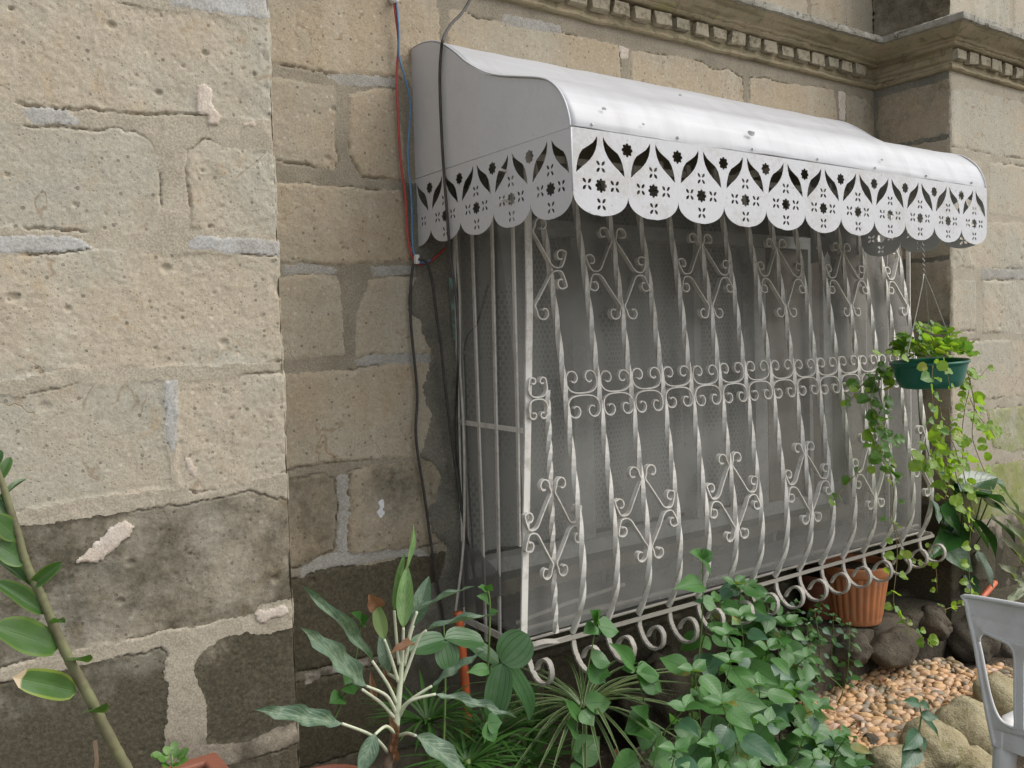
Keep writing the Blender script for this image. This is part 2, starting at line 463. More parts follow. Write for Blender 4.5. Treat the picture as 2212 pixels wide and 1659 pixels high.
def wall_grid(parent, u0, u1, v0, v1, step, to3d, blocks, patches, seed, stone_mat, mortar_mat,
              lift=-0.003, void=None, edge=None, warp=0.006, relief=1.0, groove_lo=0.54, mortar_algae=0.5):
    nu = int(round((u1-u0)/step)); nv = int(round((v1-v0)/step))
    us = np.linspace(u0, u1, nu+1); vs = np.linspace(v0, v1, nv+1)
    U, V = np.meshgrid(us, vs); U = U.ravel(); V = V.ravel()
    wu = U+warp*fbm(U, V, 22, 4, seed)+0.005*fbm(U, V, 85, 3, seed+3)
    wv = V+warp*fbm(U, V, 22, 4, seed+50)+0.005*fbm(U, V, 85, 3, seed+53)
    best = np.full(U.shape, 0.05); bid = np.full(U.shape, -1, int)
    def local(poly, pad):
        p = np.array(poly)
        mk = (U > p[:, 0].min()-pad) & (U < p[:, 0].max()+pad) & (V > p[:, 1].min()-pad) & (V < p[:, 1].max()+pad)
        return np.nonzero(mk)[0]
    for bi, b in enumerate(blocks):
        ix = local(b[0], 0.06)
        if len(ix) == 0: continue
        d = sdf(b[0], wu[ix], wv[ix])
        take = d < best[ix]
        best[ix[take]] = d[take]; bid[ix[take]] = bi
    amp_b = np.array([0.45+1.1*((i*0.61803+seed*.37) % 1.0) for i in range(max(1, len(blocks)))])
    ab = np.where(bid >= 0, amp_b[np.maximum(bid, 0)], 1.0)
    st = np.clip(-best/0.007, 0, 1)                      # 1 on stone, 0 on mortar
    rel = fbm(U, V, 5, 3, seed+7)*0.005+fbm(U, V, 30, 3, seed+8)*0.0022+fbm(U, V, 110, 2, seed+18)*0.0012
    pt = pits(U, V, 11, seed+21, 0.004, 0.014, 0.30)*0.006+pits(U, V, 33, seed+22, 0.002, 0.006, 0.3)*0.003
    h = st*(lift+relief*(rel*.75-pt)*ab)+(1-st)*(fbm(U, V, 12, 3, seed+9)*0.0025+fbm(U, V, 80, 2, seed+10)*0.0008)
    # open cracks along some of the joints
    gm = np.clip((fbm(U, V, 7, 3, seed+11)*0.5+0.5-groove_lo)/0.10, 0, 1)
    h = h-gm*np.exp(-((best+0.0008)/0.0019)**2)*0.0075
    pid = np.full(U.shape, -1, int)
    pbest = np.full(U.shape, 0.05)
    for pi, p in enumerate(patches):
        ix = local(p[0], 0.03)
        if len(ix) == 0: continue
        d = sdf(p[0], wu[ix], wv[ix])
        ins = d < 0
        k = ix[ins]
        pid[k] = pi
        h[k] = np.maximum(h[k]*0.3, 0)+p[3]*np.clip(-d[ins]/0.0035, 0.1, 1)+fbm(U[k], V[k], 35, 3, seed+31)*0.0016
        m2 = d < pbest[ix]
        pbest[ix[m2]] = d[m2]
    if edge is not None:                                  # worn arris on the given side
        d = np.abs(U-edge)
        h = h-np.clip(1-d/0.014, 0, 1)**2*0.010-np.clip(1-d/0.03, 0, 1)*np.clip(fbm(U, V, 22, 3, seed+41), 0, 1)*0.02
    # slide the corners that lie close to an outline onto it, so that outlines run smoothly
    for fld, lim in ((best, 0.55), (pbest, 0.55)):
        F = fld.reshape(nv+1, nu+1); gv, gu = np.gradient(F, step)
        g2 = np.maximum(gu*gu+gv*gv, 0.3).ravel()
        mk = np.abs(fld) < lim*step
        U = U-np.where(mk, fld*gu.ravel()/g2, 0); V = V-np.where(mk, fld*gv.ravel()/g2, 0)
    X, Y, Z = to3d(U, V, h)
    I, J = np.meshgrid(np.arange(nv), np.arange(nu), indexing='ij')
    cells = (I*nu+J).ravel(); a = (I*(nu+1)+J).ravel()
    cs = (best[a]+best[a+1]+best[a+nu+1]+best[a+nu+2])/4
    cid = np.where(cs < 0, bid[a], -1)
    cu = (U[a]+U[a+nu+2])/2; cv = (V[a]+V[a+nu+2])/2
    keep = np.ones(cells.shape, bool)
    if void is not None:
        keep = ~((cu > void[0]) & (cu < void[1]) & (cv > void[2]) & (cv < void[3]))
    ps = (pbest[a]+pbest[a+1]+pbest[a+nu+1]+pbest[a+nu+2])/4
    cp = np.maximum(np.maximum(pid[a], pid[a+1]), np.maximum(pid[a+nu+1], pid[a+nu+2]))
    cp = np.where(ps < 0, cp, -1)
    for bi, b in enumerate(blocks):
        grid_part('stone', X, Y, Z, nu, cells[keep & (cp < 0) & (cid == bi)], parent, stone_mat, (b[1], b[2], b[3], 1))
    grid_part('mortar', X, Y, Z, nu, cells[keep & (cp < 0) & (cid < 0)], parent, mortar_mat, (mortar_algae, 0, 0.5, 1))
    for pi, p in enumerate(patches):
        grid_part(p[1], X, Y, Z, nu, cells[keep & (cp == pi)], parent, p[2], (p[4] if len(p) > 4 else 0.1, 0, 0.5, 1))

PY = -0.343                                # front of both buttresses
PX = 0.755                                 # edge of the near buttress
RX = 3.636                                 # side of the far buttress
def polyY(pts, Y): return [(v.x, v.z) for v in (at(px, py, Y) for px, py in pts)]

pier = thing('stone_pier', 'pale stone buttress of big rough blocks beside the potted stalk plant', 'pier', (0.3, PY, 0.1))
B = lambda pts, al=0.0, mo=0.0, ti=0.5: (polyY(pts, PY), al, mo, ti)
blocks = [
 B([(-120,-140),(700,-140),(700,-20),(566,-30),(380,-35),(225,-40),(-120,-60)], 0, 0, .48),
 B([(-120,-30),(225,-6),(300,12),(380,24),(480,38),(700,60),(700,268),(575,258),(410,246),(310,247),(170,238),(70,228),(-120,200)], 0.03, 0, .50),
 B([(-120,262),(0,265),(100,272),(180,278),(290,280),(322,300),(340,330),(347,400),(350,470),(352,496),(330,505),(200,500),(0,490),(-120,486)], 0.05, 0, .49),
 B([(402,345),(404,328),(440,300),(490,318),(555,325),(700,340),(700,508),(597,503),(410,495),(405,420)], 0.0, 0, .53),
 B([(-120,560),(0,558),(100,545),(215,535),(340,545),(430,548),(700,556),(700,785),(612,783),(440,790),(270,795),(140,800),(0,825),(-120,838)], 0.0, 0, .54),
 B([(-120,855),(0,848),(58,858),(75,848),(200,828),(265,835),(290,822),(350,820),(356,900),(362,965),(372,1010),(372,1056),(337,1058),(133,1085),(0,1112),(-120,1130)], 0.12, 0, .49),
 B([(380,850),(384,832),(400,820),(450,818),(540,808),(700,800),(700,1012),(625,1018),(550,1040),(480,1055),(420,1065),(388,1050),(378,1000),(384,960)], 0.02, 0, .54),
 B([(-120,1165),(40,1137),(200,1115),(400,1090),(540,1058),(600,1077),(700,1090),(700,1275),(640,1292),(563,1306),(547,1326),(363,1363),(195,1400),(135,1412),(0,1443),(-120,1470)], 0.55, 0, .40),
 B([(-120,1512),(0,1478),(50,1466),(180,1435),(345,1402),(360,1412),(353,1453),(362,1483),(360,1516),(356,1606),(350,1760),(-120,1800)], 0.68, 0, .42),
 B([(437,1408),(475,1380),(535,1366),(560,1372),(700,1335),(700,1535),(640,1560),(563,1590),(520,1606),(470,1612),(446,1610),(448,1570),(445,1520),(430,1480),(415,1450),(420,1430)], 0.66, 0, .44),
 B([(480,1662),(530,1640),(600,1625),(720,1575),(720,1900),(480,1900)], 0.55, 0, .5),
 B([(-120,1830),(330,1790),(330,2100),(-120,2100)], 0.95, 0, .42),
]
PA = lambda pts, name, mat, lift=0.0012, al=0.1: (polyY(pts, PY), name, M[mat], lift, al)
patches = [
 PA([(362,-20),(700,-20),(700,44),(566,40),(480,30),(420,18),(368,12)], 'cement_patch', 'cement'),
 PA([(50,232),(95,228),(140,236),(176,262),(160,270),(70,266),(56,250)], 'cement_patch', 'cement'),
 PA([(-120,505),(60,508),(168,508),(205,536),(160,540),(60,545),(-120,548)], 'cement_patch', 'cement'),
 PA([(405,520),(430,512),(597,518),(700,520),(700,556),(597,552),(500,547),(410,540)], 'cement_patch', 'cement'),
 PA([(352,820),(384,822),(383,950),(376,980),(362,962),(355,900)], 'cement_patch', 'cement', 0.002),
 PA([(425,185),(440,182),(460,198),(458,225),(476,245),(470,268),(445,268),(448,250),(420,240),(425,215)], 'plaster_patch', 'plaster', 0.004),
 PA([(160,1212),(200,1180),(232,1140),(265,1124),(287,1136),(272,1165),(240,1190),(210,1216)], 'plaster_patch', 'plaster', 0.004),
 PA([(548,1330),(555,1318),(620,1306),(628,1322),(560,1345)], 'plaster_patch', 'plaster', 0.003, 0.3),
 PA([(398,985),(412,992),(424,1010),(420,1028),(404,1022)], 'plaster_patch', 'plaster', 0.002),
 PA([(520,262),(548,258),(552,270),(522,272)], 'plaster_patch', 'plaster', 0.002),
]
def pierY(u, v, h): return u, PY-h, v
def pierWrap(u, v, h):
    s = np.clip((u-(PX-.012))/.024, 0, 1)*math.pi/2
    return np.minimum(u, PX)+np.sin(s)*h, PY+np.maximum(0, u-PX)-np.cos(s)*h, v
wall_grid(pier, -0.12, PX+.075, 0.30, 2.52, 0.0031, pierWrap, blocks, patches, 11, M['stone'], M['mortar'], lift=-0.0012, edge=PX, mortar_algae=0.72, groove_lo=0.57)
def rough_face(name, parent, mat, corner, du, dv, nu, nv, amp, seed, nrm):
    """a coarse uneven face for the sides one hardly sees"""
    vs = []; fs = []
    c = Vector(corner); du = Vector(du); dv = Vector(dv); nr = Vector(nrm)
    for i in range(nv+1):
        for j in range(nu+1):
            u, v = j/nu, i/nv
            e = 0 if i in (0, nv) or j in (0, nu) else amp*(float(fbm(np.array([u*3.1]), np.array([v*3.7]), 3, 3, seed)[0]))
            vs.append(c+du*u+dv*v+nr*e)
    for i in range(nv):
        for j in range(nu): fs.append((i*(nu+1)+j, i*(nu+1)+j+1, (i+1)*(nu+1)+j+1, (i+1)*(nu+1)+j))
    o = link(name, mesh_of(name, vs, fs), parent, mat, True); o.color = (0.4, 0, 0.45, 1)
    return o
zz = 0.0
for k in range(9):
    hh = 0.28
    rough_face('stone', pier, M['stone_warm'], (PX-0.006, PY+0.006, zz+0.006), (0, 0.335, 0), (0, 0, hh-0.012), 10, 8, 0.008, 60+k, (1, 0, 0))
    zz += hh
mb = MB(); mb.box((-0.12, PY+0.012, 0.0), (PX-0.012, 0.0, 2.53)); o = mb.build('core', M['mortar_warm'], pier); o.color = (.3, 0, .5, 1)

# main wall
M['splash'] = mat_mortar('white_splash', (.62, .63, .64), (.5, .5, .5), .1, 30)
wall = thing('stone_wall', 'long recessed stone block wall around the barred window', 'wall', (2.2, 0, 0.0))
B = lambda pts, al=0.0, mo=0.0, ti=0.5: (polyY(pts, 0.0), al, mo, ti)
blocks = [
 B([(470,-70),(700,-60),(935,-22),(945,20),(950,90),(957,200),(890,190),(857,166),(737,159),(650,148),(575,139),(470,128)], .04, 0, .46),
 B([(968,24),(997,22),(1027,37),(1084,47),(1140,63),(1204,70),(1284,83),(1334,100),(1342,150),(1340,290),(968,220)], .02, 0, .47),
 B([(1362,108),(1420,117),(1475,125),(1515,135),(1535,149),(1572,149),(1604,168),(1607,220),(1610,330),(1364,290)], .0, 0, .50),
 B([(1618,168),(1640,165),(1690,177),(1800,194),(1808,235),(1806,360),(1618,330)], .05, 0, .5),
 B([(1828,205),(1884,216),(1900,330),(1828,330)], .3, 0, .42),
 B([(470,150),(560,164),(600,169),(665,179),(720,184),(728,200),(725,240),(721,320),(732,345),(720,366),(700,362),(590,346),(470,330)], .06, 0, .44),
 B([(757,205),(777,198),(813,193),(856,197),(862,250),(870,300),(880,386),(803,387),(780,383),(757,335),(753,267)], .05, 0, .46),
 B([(470,385),(595,394),(640,395),(745,405),(800,411),(868,411),(880,480),(905,545),(890,562),(740,573),(600,567),(470,560)], .04, 0, .46),
 B([(470,606),(600,601),(660,593),(727,598),(738,620),(740,690),(744,766),(700,771),(612,781),(470,800)], .04, 0, .46),
 B([(795,606),(840,598),(960,594),(960,760),(905,762),(845,769),(768,768),(769,680),(790,630)], .03, 0, .47),
 B([(470,830),(610,808),(660,803),(740,800),(850,786),(960,780),(960,985),(905,987),(800,992),(700,1002),(625,1016),(470,1040)], .07, 0, .48),
 B([(470,1060),(628,1035),(700,1021),(722,1031),(728,1080),(724,1190),(690,1201),(648,1226),(470,1270)], .50, 0, .38),
 B([(752,1018),(805,1005),(905,996),(965,990),(965,1165),(900,1186),(800,1200),(752,1196)], .38, 0, .40),
 B([(470,1300),(640,1250),(700,1228),(800,1220),(870,1207),(990,1185),(990,1370),(920,1392),(790,1422),(660,1450),(470,1500)], 1.0, 0, .4),
 B([(470,1530),(660,1470),(800,1440),(990,1395),(990,1560),(830,1610),(660,1660),(470,1720)], 1.0, 0, .4),
]
# courses that the plants and the grille mostly hide
zr = 0.0
for r_, zt in enumerate((0.20, 0.46, 0.70)):
    x = 1.48 + (r_ % 2)*0.25
    while x < 3.6:
        w = 0.42+rnd.random()*0.2
        blocks.append(([(x, zr+.012), (min(x+w, 3.63), zr+.012), (min(x+w, 3.63), zt-.01), (x, zt-.01)], 1.0, 0, .4)); x += w+0.022
    zr = zt
for (x0, x1) in ((0.3, 0.78), (0.8, 1.18)):
    blocks.append(([(x0, 0.0), (x1, 0.0), (x1, .22), (x0, .24)], 1.0, 0, .4))
for (z0, z1) in ((.74, 1.0), (1.02, 1.27), (1.30, 1.56), (1.58, 1.85), (1.87, 2.1)):
    blocks.append(([(3.44, z0), (3.63, z0), (3.63, z1), (3.44, z1)], .35, 0, .46))
for i, (z0, z1) in enumerate(((2.78, 3.04), (3.07, 3.34), (3.36, 3.62))):
    x = 0.72-(i % 2)*.2
    while x < 3.6:
        w = .5+rnd.random()*.2
        blocks.append(([(x, z0), (min(x+w, 3.63), z0), (min(x+w, 3.63), z1), (x, z1)], .12, 0, .47)); x += w+.022
PA = lambda pts, name, mat, lift=0.0012, al=0.1: (polyY(pts, 0.0), name, M[mat], lift, al)
patches = [
 PA([(607,572),(660,568),(700,574),(730,585),(725,594),(660,590),(612,596)], 'cement_patch', 'cement_dim', .001, .4),
 PA([(800,575),(850,572),(900,575),(900,590),(850,596),(803,598)], 'cement_patch', 'cement_dim'),
 PA([(762,775),(800,770),(880,762),(930,762),(932,785),(870,785),(775,792)], 'cement_patch', 'cement_dim'),
 PA([(700,160),(855,166),(853,190),(740,185)], 'cement_patch', 'cement_dim', .0, .5),
 PA([(728,1030),(752,1025),(752,1190),(730,1195)], 'cement_patch', 'cement_dim', .002),
 PA([(650,1215),(720,1195),(900,1185),(935,1200),(860,1205),(700,1228),(652,1245)], 'cement_patch', 'cement_dim', .001, .5),
 PA([(1084,30),(1210,55),(1210,72),(1140,66),(1084,50)], 'cement_patch', 'cement_dim', .002),
 PA([(1811,196),(1826,200),(1826,262),(1813,258)], 'plaster_patch', 'plaster', .002),
 PA([(1336,100),(1358,105),(1356,125),(1340,128)], 'plaster_patch', 'plaster', .002),
 PA([(815,1085),(824,1078),(829,1092),(826,1104),(832,1112),(820,1122),(812,1108),(818,1098)], 'paint_splash', 'splash', .001, 0),
 PA([(660,1455),(760,1430),(800,1424),(800,1438),(700,1460),(660,1478)], 'plaster_patch', 'plaster', .001, .8),
 # grey rendering that once framed the window
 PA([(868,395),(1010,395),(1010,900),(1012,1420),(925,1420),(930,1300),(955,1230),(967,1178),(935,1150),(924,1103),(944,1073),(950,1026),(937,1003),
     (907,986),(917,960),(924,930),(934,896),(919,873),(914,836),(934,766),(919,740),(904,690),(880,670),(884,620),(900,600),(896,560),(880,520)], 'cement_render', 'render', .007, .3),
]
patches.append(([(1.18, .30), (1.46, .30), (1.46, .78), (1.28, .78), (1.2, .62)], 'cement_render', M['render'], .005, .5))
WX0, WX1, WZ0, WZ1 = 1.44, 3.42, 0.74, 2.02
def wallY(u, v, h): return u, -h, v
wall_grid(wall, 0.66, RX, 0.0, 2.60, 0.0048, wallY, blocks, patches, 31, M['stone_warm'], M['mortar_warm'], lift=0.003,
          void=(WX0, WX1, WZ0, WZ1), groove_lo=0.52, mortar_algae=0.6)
wall_grid(wall, 0.66, RX, 2.74, 3.60, 0.012, wallY, blocks, [], 32, M['stone_warm'], M['mortar_warm'], lift=0.003, mortar_algae=0.2)
# reveal of the opening and the back of the wall
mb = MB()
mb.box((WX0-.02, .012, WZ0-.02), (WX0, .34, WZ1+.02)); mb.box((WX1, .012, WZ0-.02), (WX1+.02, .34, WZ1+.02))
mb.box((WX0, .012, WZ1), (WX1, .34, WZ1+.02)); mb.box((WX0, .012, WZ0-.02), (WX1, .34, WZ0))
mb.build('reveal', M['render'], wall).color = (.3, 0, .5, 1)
mb = MB(); mb.box((0.66, .02, 0), (WX0-.02, .34, 3.6)); mb.box((WX1+.02, .02, 0), (RX, .34, 3.6)); mb.box((WX0-.02, .02, WZ1+.02), (WX1+.02, .34, 3.6)); mb.box((WX0-.02, .02, 0), (WX1+.02, .34, WZ0-.02))
mb.build('core', M['mortar_warm'], wall).color = (.3, 0, .5, 1)
# flake of old turquoise paint on the jamb
k = NT('turquoise_paint')
P = k.pos()
col = k.mix(k.ramp(k.noise(28, 5, .7), .42, .6), rgb((.12, .115, .095)), rgb((.17, .33, .27)))
M['turq'] = k.done(k.principled(col, .8))
a = at(967, 600, -.012); b = at(982, 1120, -.012)
vs = []; fs = []
for i in range(41):
    t = i/40
    p = a.lerp(b, t); w = .004+.022*max(0, math.sin(t*9+1)*.5+.3)*(1 if t < .36 else .35)+rnd.random()*.006
    vs += [(p.x+.028-w, -.012, p.z), (p.x+.028, -.015, p.z)]
    if i: fs.append((2*i-2, 2*i-1, 2*i+1, 2*i))
link('paint_flake', mesh_of('paint_flake', vs, fs), wall, M['turq'])

# far buttress
pier2 = thing('stone_pier', 'far stone buttress with mossy lower blocks behind the hanging green basin', 'pier', (RX+.4, PY, 0.0))
B = lambda pts, al=0.0, mo=0.0, ti=0.5: (polyY(pts, PY), al, mo, ti)
blocks = [
 B([(2056,200),(2085,190),(2110,196),(2180,215),(2230,230),(2230,352),(2212,345),(2056,316)], .0, 0, .54),
 B([(2256,235),(2500,280),(2500,385),(2256,352)], .02, 0, .5),
 B([(2056,342),(2120,348),(2120,462),(2056,460)], .0, 0, .54),
 B([(2136,350),(2330,372),(2330,472),(2136,463)], .0, 0, .55),
 B([(2056,478),(2290,482),(2290,582),(2130,579),(2056,575)], .0, 0, .55),
 B([(2056,604),(2108,606),(2108,714),(2056,718)], .12, 0, .52),
 B([(2123,606),(2310,607),(2310,720),(2123,719)], .04, 0, .55),
 B([(2056,736),(2310,733),(2310,848),(2200,856),(2056,870)], .02, 0, .52),
 B([(2056,890),(2118,886),(2112,985),(2056,1000)], .15, .2, .48),
 B([(2130,885),(2310,866),(2310,942),(2190,976),(2145,968)], .12, .55, .5),
 B([(2056,1025),(2110,1012),(2310,975),(2310,1085),(2112,1125),(2056,1135)], .25, .62, .46),
 B([(2056,1160),(2150,1140),(2150,1250),(2056,1275)], .9, .2, .42),
 B([(2165,1138),(2360,1100),(2360,1190),(2165,1235)], .85, .3, .42),
 B([(2056,1295),(2360,1225),(2360,1330),(2056,1400)], 1., .1, .4),
 B([(2056,1425),(2360,1350),(2360,1500),(2056,1580)], 1., .1, .4),
]
for i in range(9):
    z0 = .1+i*.28
    blocks.append(([(4.25+.06*(i % 2), z0), (4.75, z0), (4.75, z0+.26), (4.25+.06*(i % 2), z0+.26)], .3 if z0 < .9 else .05, 0, .5))
wall_grid(pier2, RX, 4.75, 0.0, 2.56, 0.007, pierY, blocks, [
    (polyY([(2120,580),(2300,583),(2300,604),(2120,602)], PY), 'cement_patch', M['cement_dim'], .002)], 71, M['stone'], M['mortar'], lift=.002, edge=RX, mortar_algae=.95)
up = [([(RX+.01, z), (RX+.5, z), (RX+.5, z+.26), (RX+.01, z+.26)], .05, 0, .52) for z in (2.78, 3.06, 3.34)]+[([(RX+.53, z), (RX+1.1, z), (RX+1.1, z+.26), (RX+.53, z+.26)], .02, 0, .52) for z in (2.78, 3.06, 3.34)]
wall_grid(pier2, RX, 4.75, 2.72, 3.60, 0.012, pierY, up, [], 72, M['stone'], M['mortar'], lift=.002, mortar_algae=.2)
def sideX(u, v, h): return RX-h, u, v
sb = []
z0 = 0.0
for i, hh in enumerate((.24, .25, .27, .26, .29, .22, .27, .26, .24, .24)):
    if i < 3: sb.append(([(PY, z0), (-.016, z0), (-.016, z0+hh-.02), (PY, z0+hh-.02)], 1.0, 0, .34))  # lowest courses: full algae tone and dark tint, deepening the shade in colour
    elif i % 2: sb.append(([(PY, z0), (-.016, z0), (-.016, z0+hh-.02), (PY, z0+hh-.02)], .30, 0, .40))
    else:
        sb.append(([(PY, z0), (-.15, z0), (-.15, z0+hh-.02), (PY, z0+hh-.02)], .28, 0, .42)); sb.append(([(-.13, z0), (-.016, z0), (-.016, z0+hh-.02), (-.13, z0+hh-.02)], .38, 0, .40))
    z0 += hh
wall_grid(pier2, PY+.004, 0.0, 0.0, 2.56, 0.008, sideX, sb, [], 81, M['stone_warm'], M['render'], lift=.002, edge=None, mortar_algae=.8)
wall_grid(pier2, PY+.004, 0.0, 2.72, 3.60, 0.014, sideX, [([(PY, z), (-.01, z), (-.01, z+.26), (PY, z+.26)], .6, 0, .42) for z in (2.78, 3.06, 3.34)], [], 82, M['stone_warm'], M['mortar_warm'], lift=.002, mortar_algae=.6)
ext = []
for i in range(19):
    z0 = .05+i*.28; x = 4.77+(i % 2)*.22
    while x < 7.2:
        w = .45+rnd.random()*.2; ext.append(([(x, z0), (x+w, z0), (x+w, z0+.262), (x, z0+.262)], .5 if z0 < .8 else .05, .2 if z0 < .8 else 0, .5)); x += w+.02
wall_grid(pier2, 4.75, 7.2, 0.0, 2.56, 0.02, pierY, ext, [], 74, M['stone'], M['mortar'], lift=.002, mortar_algae=.6)
mb = MB(); mb.box((RX+.03, PY+.03, 0), (7.2, .3, 3.6)); mb.build('core', M['mortar_warm'], pier2).color = (.3, 0, .5, 1)

# ------------------------------------------------------------------ cornice
k = NT('cornice_stone')
P = k.pos()
col = k.mix(k.ramp(k.noise(9, 5, .6), .38, .62), rgb((.30, .245, .16)), rgb((.245, .215, .135)))
stk = k.n('TexNoise', Vector=k.n('Mapping', Vector=P, Scale=(3, 3, 60)), Scale=1.0, Detail=4.0).outputs['Fac']
col = k.mix(k.math('MULTIPLY', k.ramp(stk, .5, .68), .55), col, rgb((.10, .078, .042)))
col = k.mix(k.math('MULTIPLY', k.ramp(k.noise(30, 5, .7), .52, .7), .5), col, rgb((.075, .06, .035)))
col = k.mix(k.math('MULTIPLY', k.ramp(k.noise(16, 4, .6), .6, .72), .4), col, rgb((.27, .25, .09)))
M['cornice'] = k.done(k.principled(col, .93, k.bump(k.math('ADD', k.noise(110, 4, .6), k.noise(30, 3)), .5, .004), .2))
corn = thing('cornice', 'weathered stone cornice with a row of square dentils above the awning', 'cornice', (2.2, 0, 2.56))
prof = [(-.01, 2.553), (.014, 2.556), (.020, 2.562), (.018, 2.572), (.012, 2.578), (.012, 2.588), (.010, 2.612), (.012, 2.640), (.040, 2.643), (.048, 2.650), (.044, 2.657),
        (.052, 2.661), (.058, 2.668), (.072, 2.676), (.092, 2.690), (.106, 2.702), (.108, 2.706), (.120, 2.708), (.121, 2.716), (.119, 2.732), (.10, 2.742), (.05, 2.756), (-.01, 2.762)]
k = NT('ledge_cement')
P = k.pos()
col = k.mix(k.ramp(k.noise(12, 5, .6), .38, .62), rgb((.30, .29, .25)), rgb((.22, .205, .165)))
col = k.mix(k.math('MULTIPLY', k.ramp(k.noise(30, 5, .7), .55, .72), .55), col, rgb((.09, .08, .055)))
crk = k.math('ABSOLUTE', k.math('SUBTRACT', k.noise(8, 5, .6), .5))
col = k.mix(k.math('MULTIPLY', k.ramp(crk, .012, .003), .8), col, rgb((.04, .035, .025)))
M['ledge'] = k.done(k.principled(col, .93, k.bump(k.noise(90, 4, .6), .4, .004), .2))
def corn_path(o, z):
    pts = []
    a = [Vector((0.70, -o, z)), Vector((RX-o, -o, z)), Vector((RX-o, PY-o, z)), Vector((7.2, PY-o, z))]
    for i, n in enumerate((150, 20, 170)):
        for j in range(n): pts.append(a[i].lerp(a[i+1], j/n))
    pts.append(a[3]); return pts
rows = [corn_path(o_, z_) for o_, z_ in prof]
nc = len(rows[0]); vs = []; fs = []
for i, rw in enumerate(rows):
    xs = np.array([p.x+p.y*1.3 for p in rw]); zs = np.array([p.z for p in rw])
    e = fbm(xs, zs, 7, 3, 5)*.006+fbm(xs, zs, 40, 3, 6)*.0045
    for p, q in zip(rw, e):
        vs.append((p.x-(q if p.y < -.02 and p.x < RX+.01 else 0), p.y-q, p.z+q*.7))
for i in range(len(rows)-1):
    for j in range(nc-1): fs.append((i*nc+j, i*nc+j+1, (i+1)*nc+j+1, (i+1)*nc+j))
i1 = 16                                    # the top slab was patched with grey cement
nf = (nc-1)*i1
link('moulding', mesh_of('moulding', vs[:(i1+1)*nc], fs[:nf]), corn, M['cornice'], False)
link('ledge', mesh_of('ledge', vs[i1*nc:], [tuple(q-i1*nc for q in f) for f in fs[nf:]]), corn, M['ledge'], False)
def rough_block(w, d, h, seed):
    """a worn little stone block, origin at the middle of its back face"""
    rr = random.Random(seed); bm = bmesh.new()
    bmesh.ops.create_cube(bm, size=1)
    for v in bm.verts: v.co = Vector((v.co.x*w, (v.co.y-.5)*d, v.co.z*h))
    bmesh.ops.bevel(bm, geom=bm.edges[:], offset=.0028, segments=1, affect='EDGES')
    for v in bm.verts: v.co += Vector((rr.uniform(-1, 1), rr.uniform(-.6, .6), rr.uniform(-1, 1)))*.0042
    m = bpy.data.meshes.new('dentil'); bm.to_mesh(m); bm.free(); m.materials.append(M['dentil']); return m
k = NT('dentil_stone')
P = k.pos()
col = k.mix(k.n('ObjectInfo').outputs['Random'], rgb((.34, .295, .215)), rgb((.29, .265, .195)))
col = k.mix(k.math('MULTIPLY', k.ramp(k.noise(38, 5, .7), .47, .66), .75), col, rgb((.10, .08, .045)))
M['dentil'] = k.done(k.principled(col, .92, k.bump(k.noise(130, 4, .6), .5, .003), .2))
dm = [rough_block(.074, .026, .044, s) for s in range(6)]
def dentil(x, y, face):
    o = bpy.data.objects.new('dentil', rnd.choice(dm)); C.objects.link(o); o.parent = corn
    o.location = Vector((x, y, 2.613+rnd.uniform(-.002, .002)))-corn.location
    o.rotation_euler = (rnd.uniform(-.03, .03), rnd.uniform(-.03, .03), face+rnd.uniform(-.02, .02))
    o.scale = (rnd.uniform(.88, 1.06), 1, rnd.uniform(.9, 1.03))
x = 1.62
while x < RX-.06:
    dentil(x, -.011, 0); x += .0985+rnd.uniform(-.004, .004)
x = RX+.03
while x < 7.1:
    dentil(x, PY-.011, 0); x += .0985+rnd.uniform(-.003, .003)

# ------------------------------------------------------------------ awning
AX0, AX1, AY = 1.306, 3.172, -0.720
awn = thing('awning', 'white painted sheet metal window awning with a pierced scalloped valance', 'awning', (2.2, -.3, 1.98))
ctrl = [(0.0, 2.353), (-.045, 2.354), (-.085, 2.350), (-.135, 2.338), (-.179, 2.318), (-.242, 2.277), (-.297, 2.236), (-.372, 2.193), (-.44, 2.166), (-.52, 2.143), (-.60, 2.120), (-.645, 2.101), (-.68, 2.072), (-.703, 2.037), (-.716, 2.0), (-.718, 1.982)]
pr = [(p.x, p.y) for p in spline([(a, b, 0) for a, b in ctrl], 4)]
nx = 90; vs = []; fs = []
xs = np.linspace(AX0, AX1, nx+1)
for i, (y, z) in enumerate(pr):
    dent = fbm(xs, np.full(nx+1, i*.03), 3.5, 3, 91)*.004+fbm(xs, np.full(nx+1, i*.03), 14, 2, 92)*.0012
    for j in range(nx+1):
        vs.append((xs[j], y-dent[j]*.6, z+dent[j]))
for i in range(len(pr)-1):
    for j in range(nx): fs.append((i*(nx+1)+j, i*(nx+1)+j+1, (i+1)*(nx+1)+j+1, (i+1)*(nx+1)+j))
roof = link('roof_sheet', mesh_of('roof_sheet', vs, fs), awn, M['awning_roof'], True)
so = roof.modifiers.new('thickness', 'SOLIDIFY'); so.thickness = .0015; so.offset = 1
side = [(y+.0, z-.002) for y, z in pr]+[(0.0, 1.981)]
for nm, X in (('side_panel', AX0), ('side_panel', AX1-.002)):
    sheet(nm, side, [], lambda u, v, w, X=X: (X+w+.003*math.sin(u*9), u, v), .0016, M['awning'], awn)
# a folded lip where the roof sheet turns over the side
mb = MB(); mb.tube([(AX0-.001, y, z+.0015) for y, z in pr], .0024, 6); mb.tube([(AX1, y, z+.0015) for y, z in pr], .0024, 6); mb.build('folded_lip', M['awning'], awn, True)

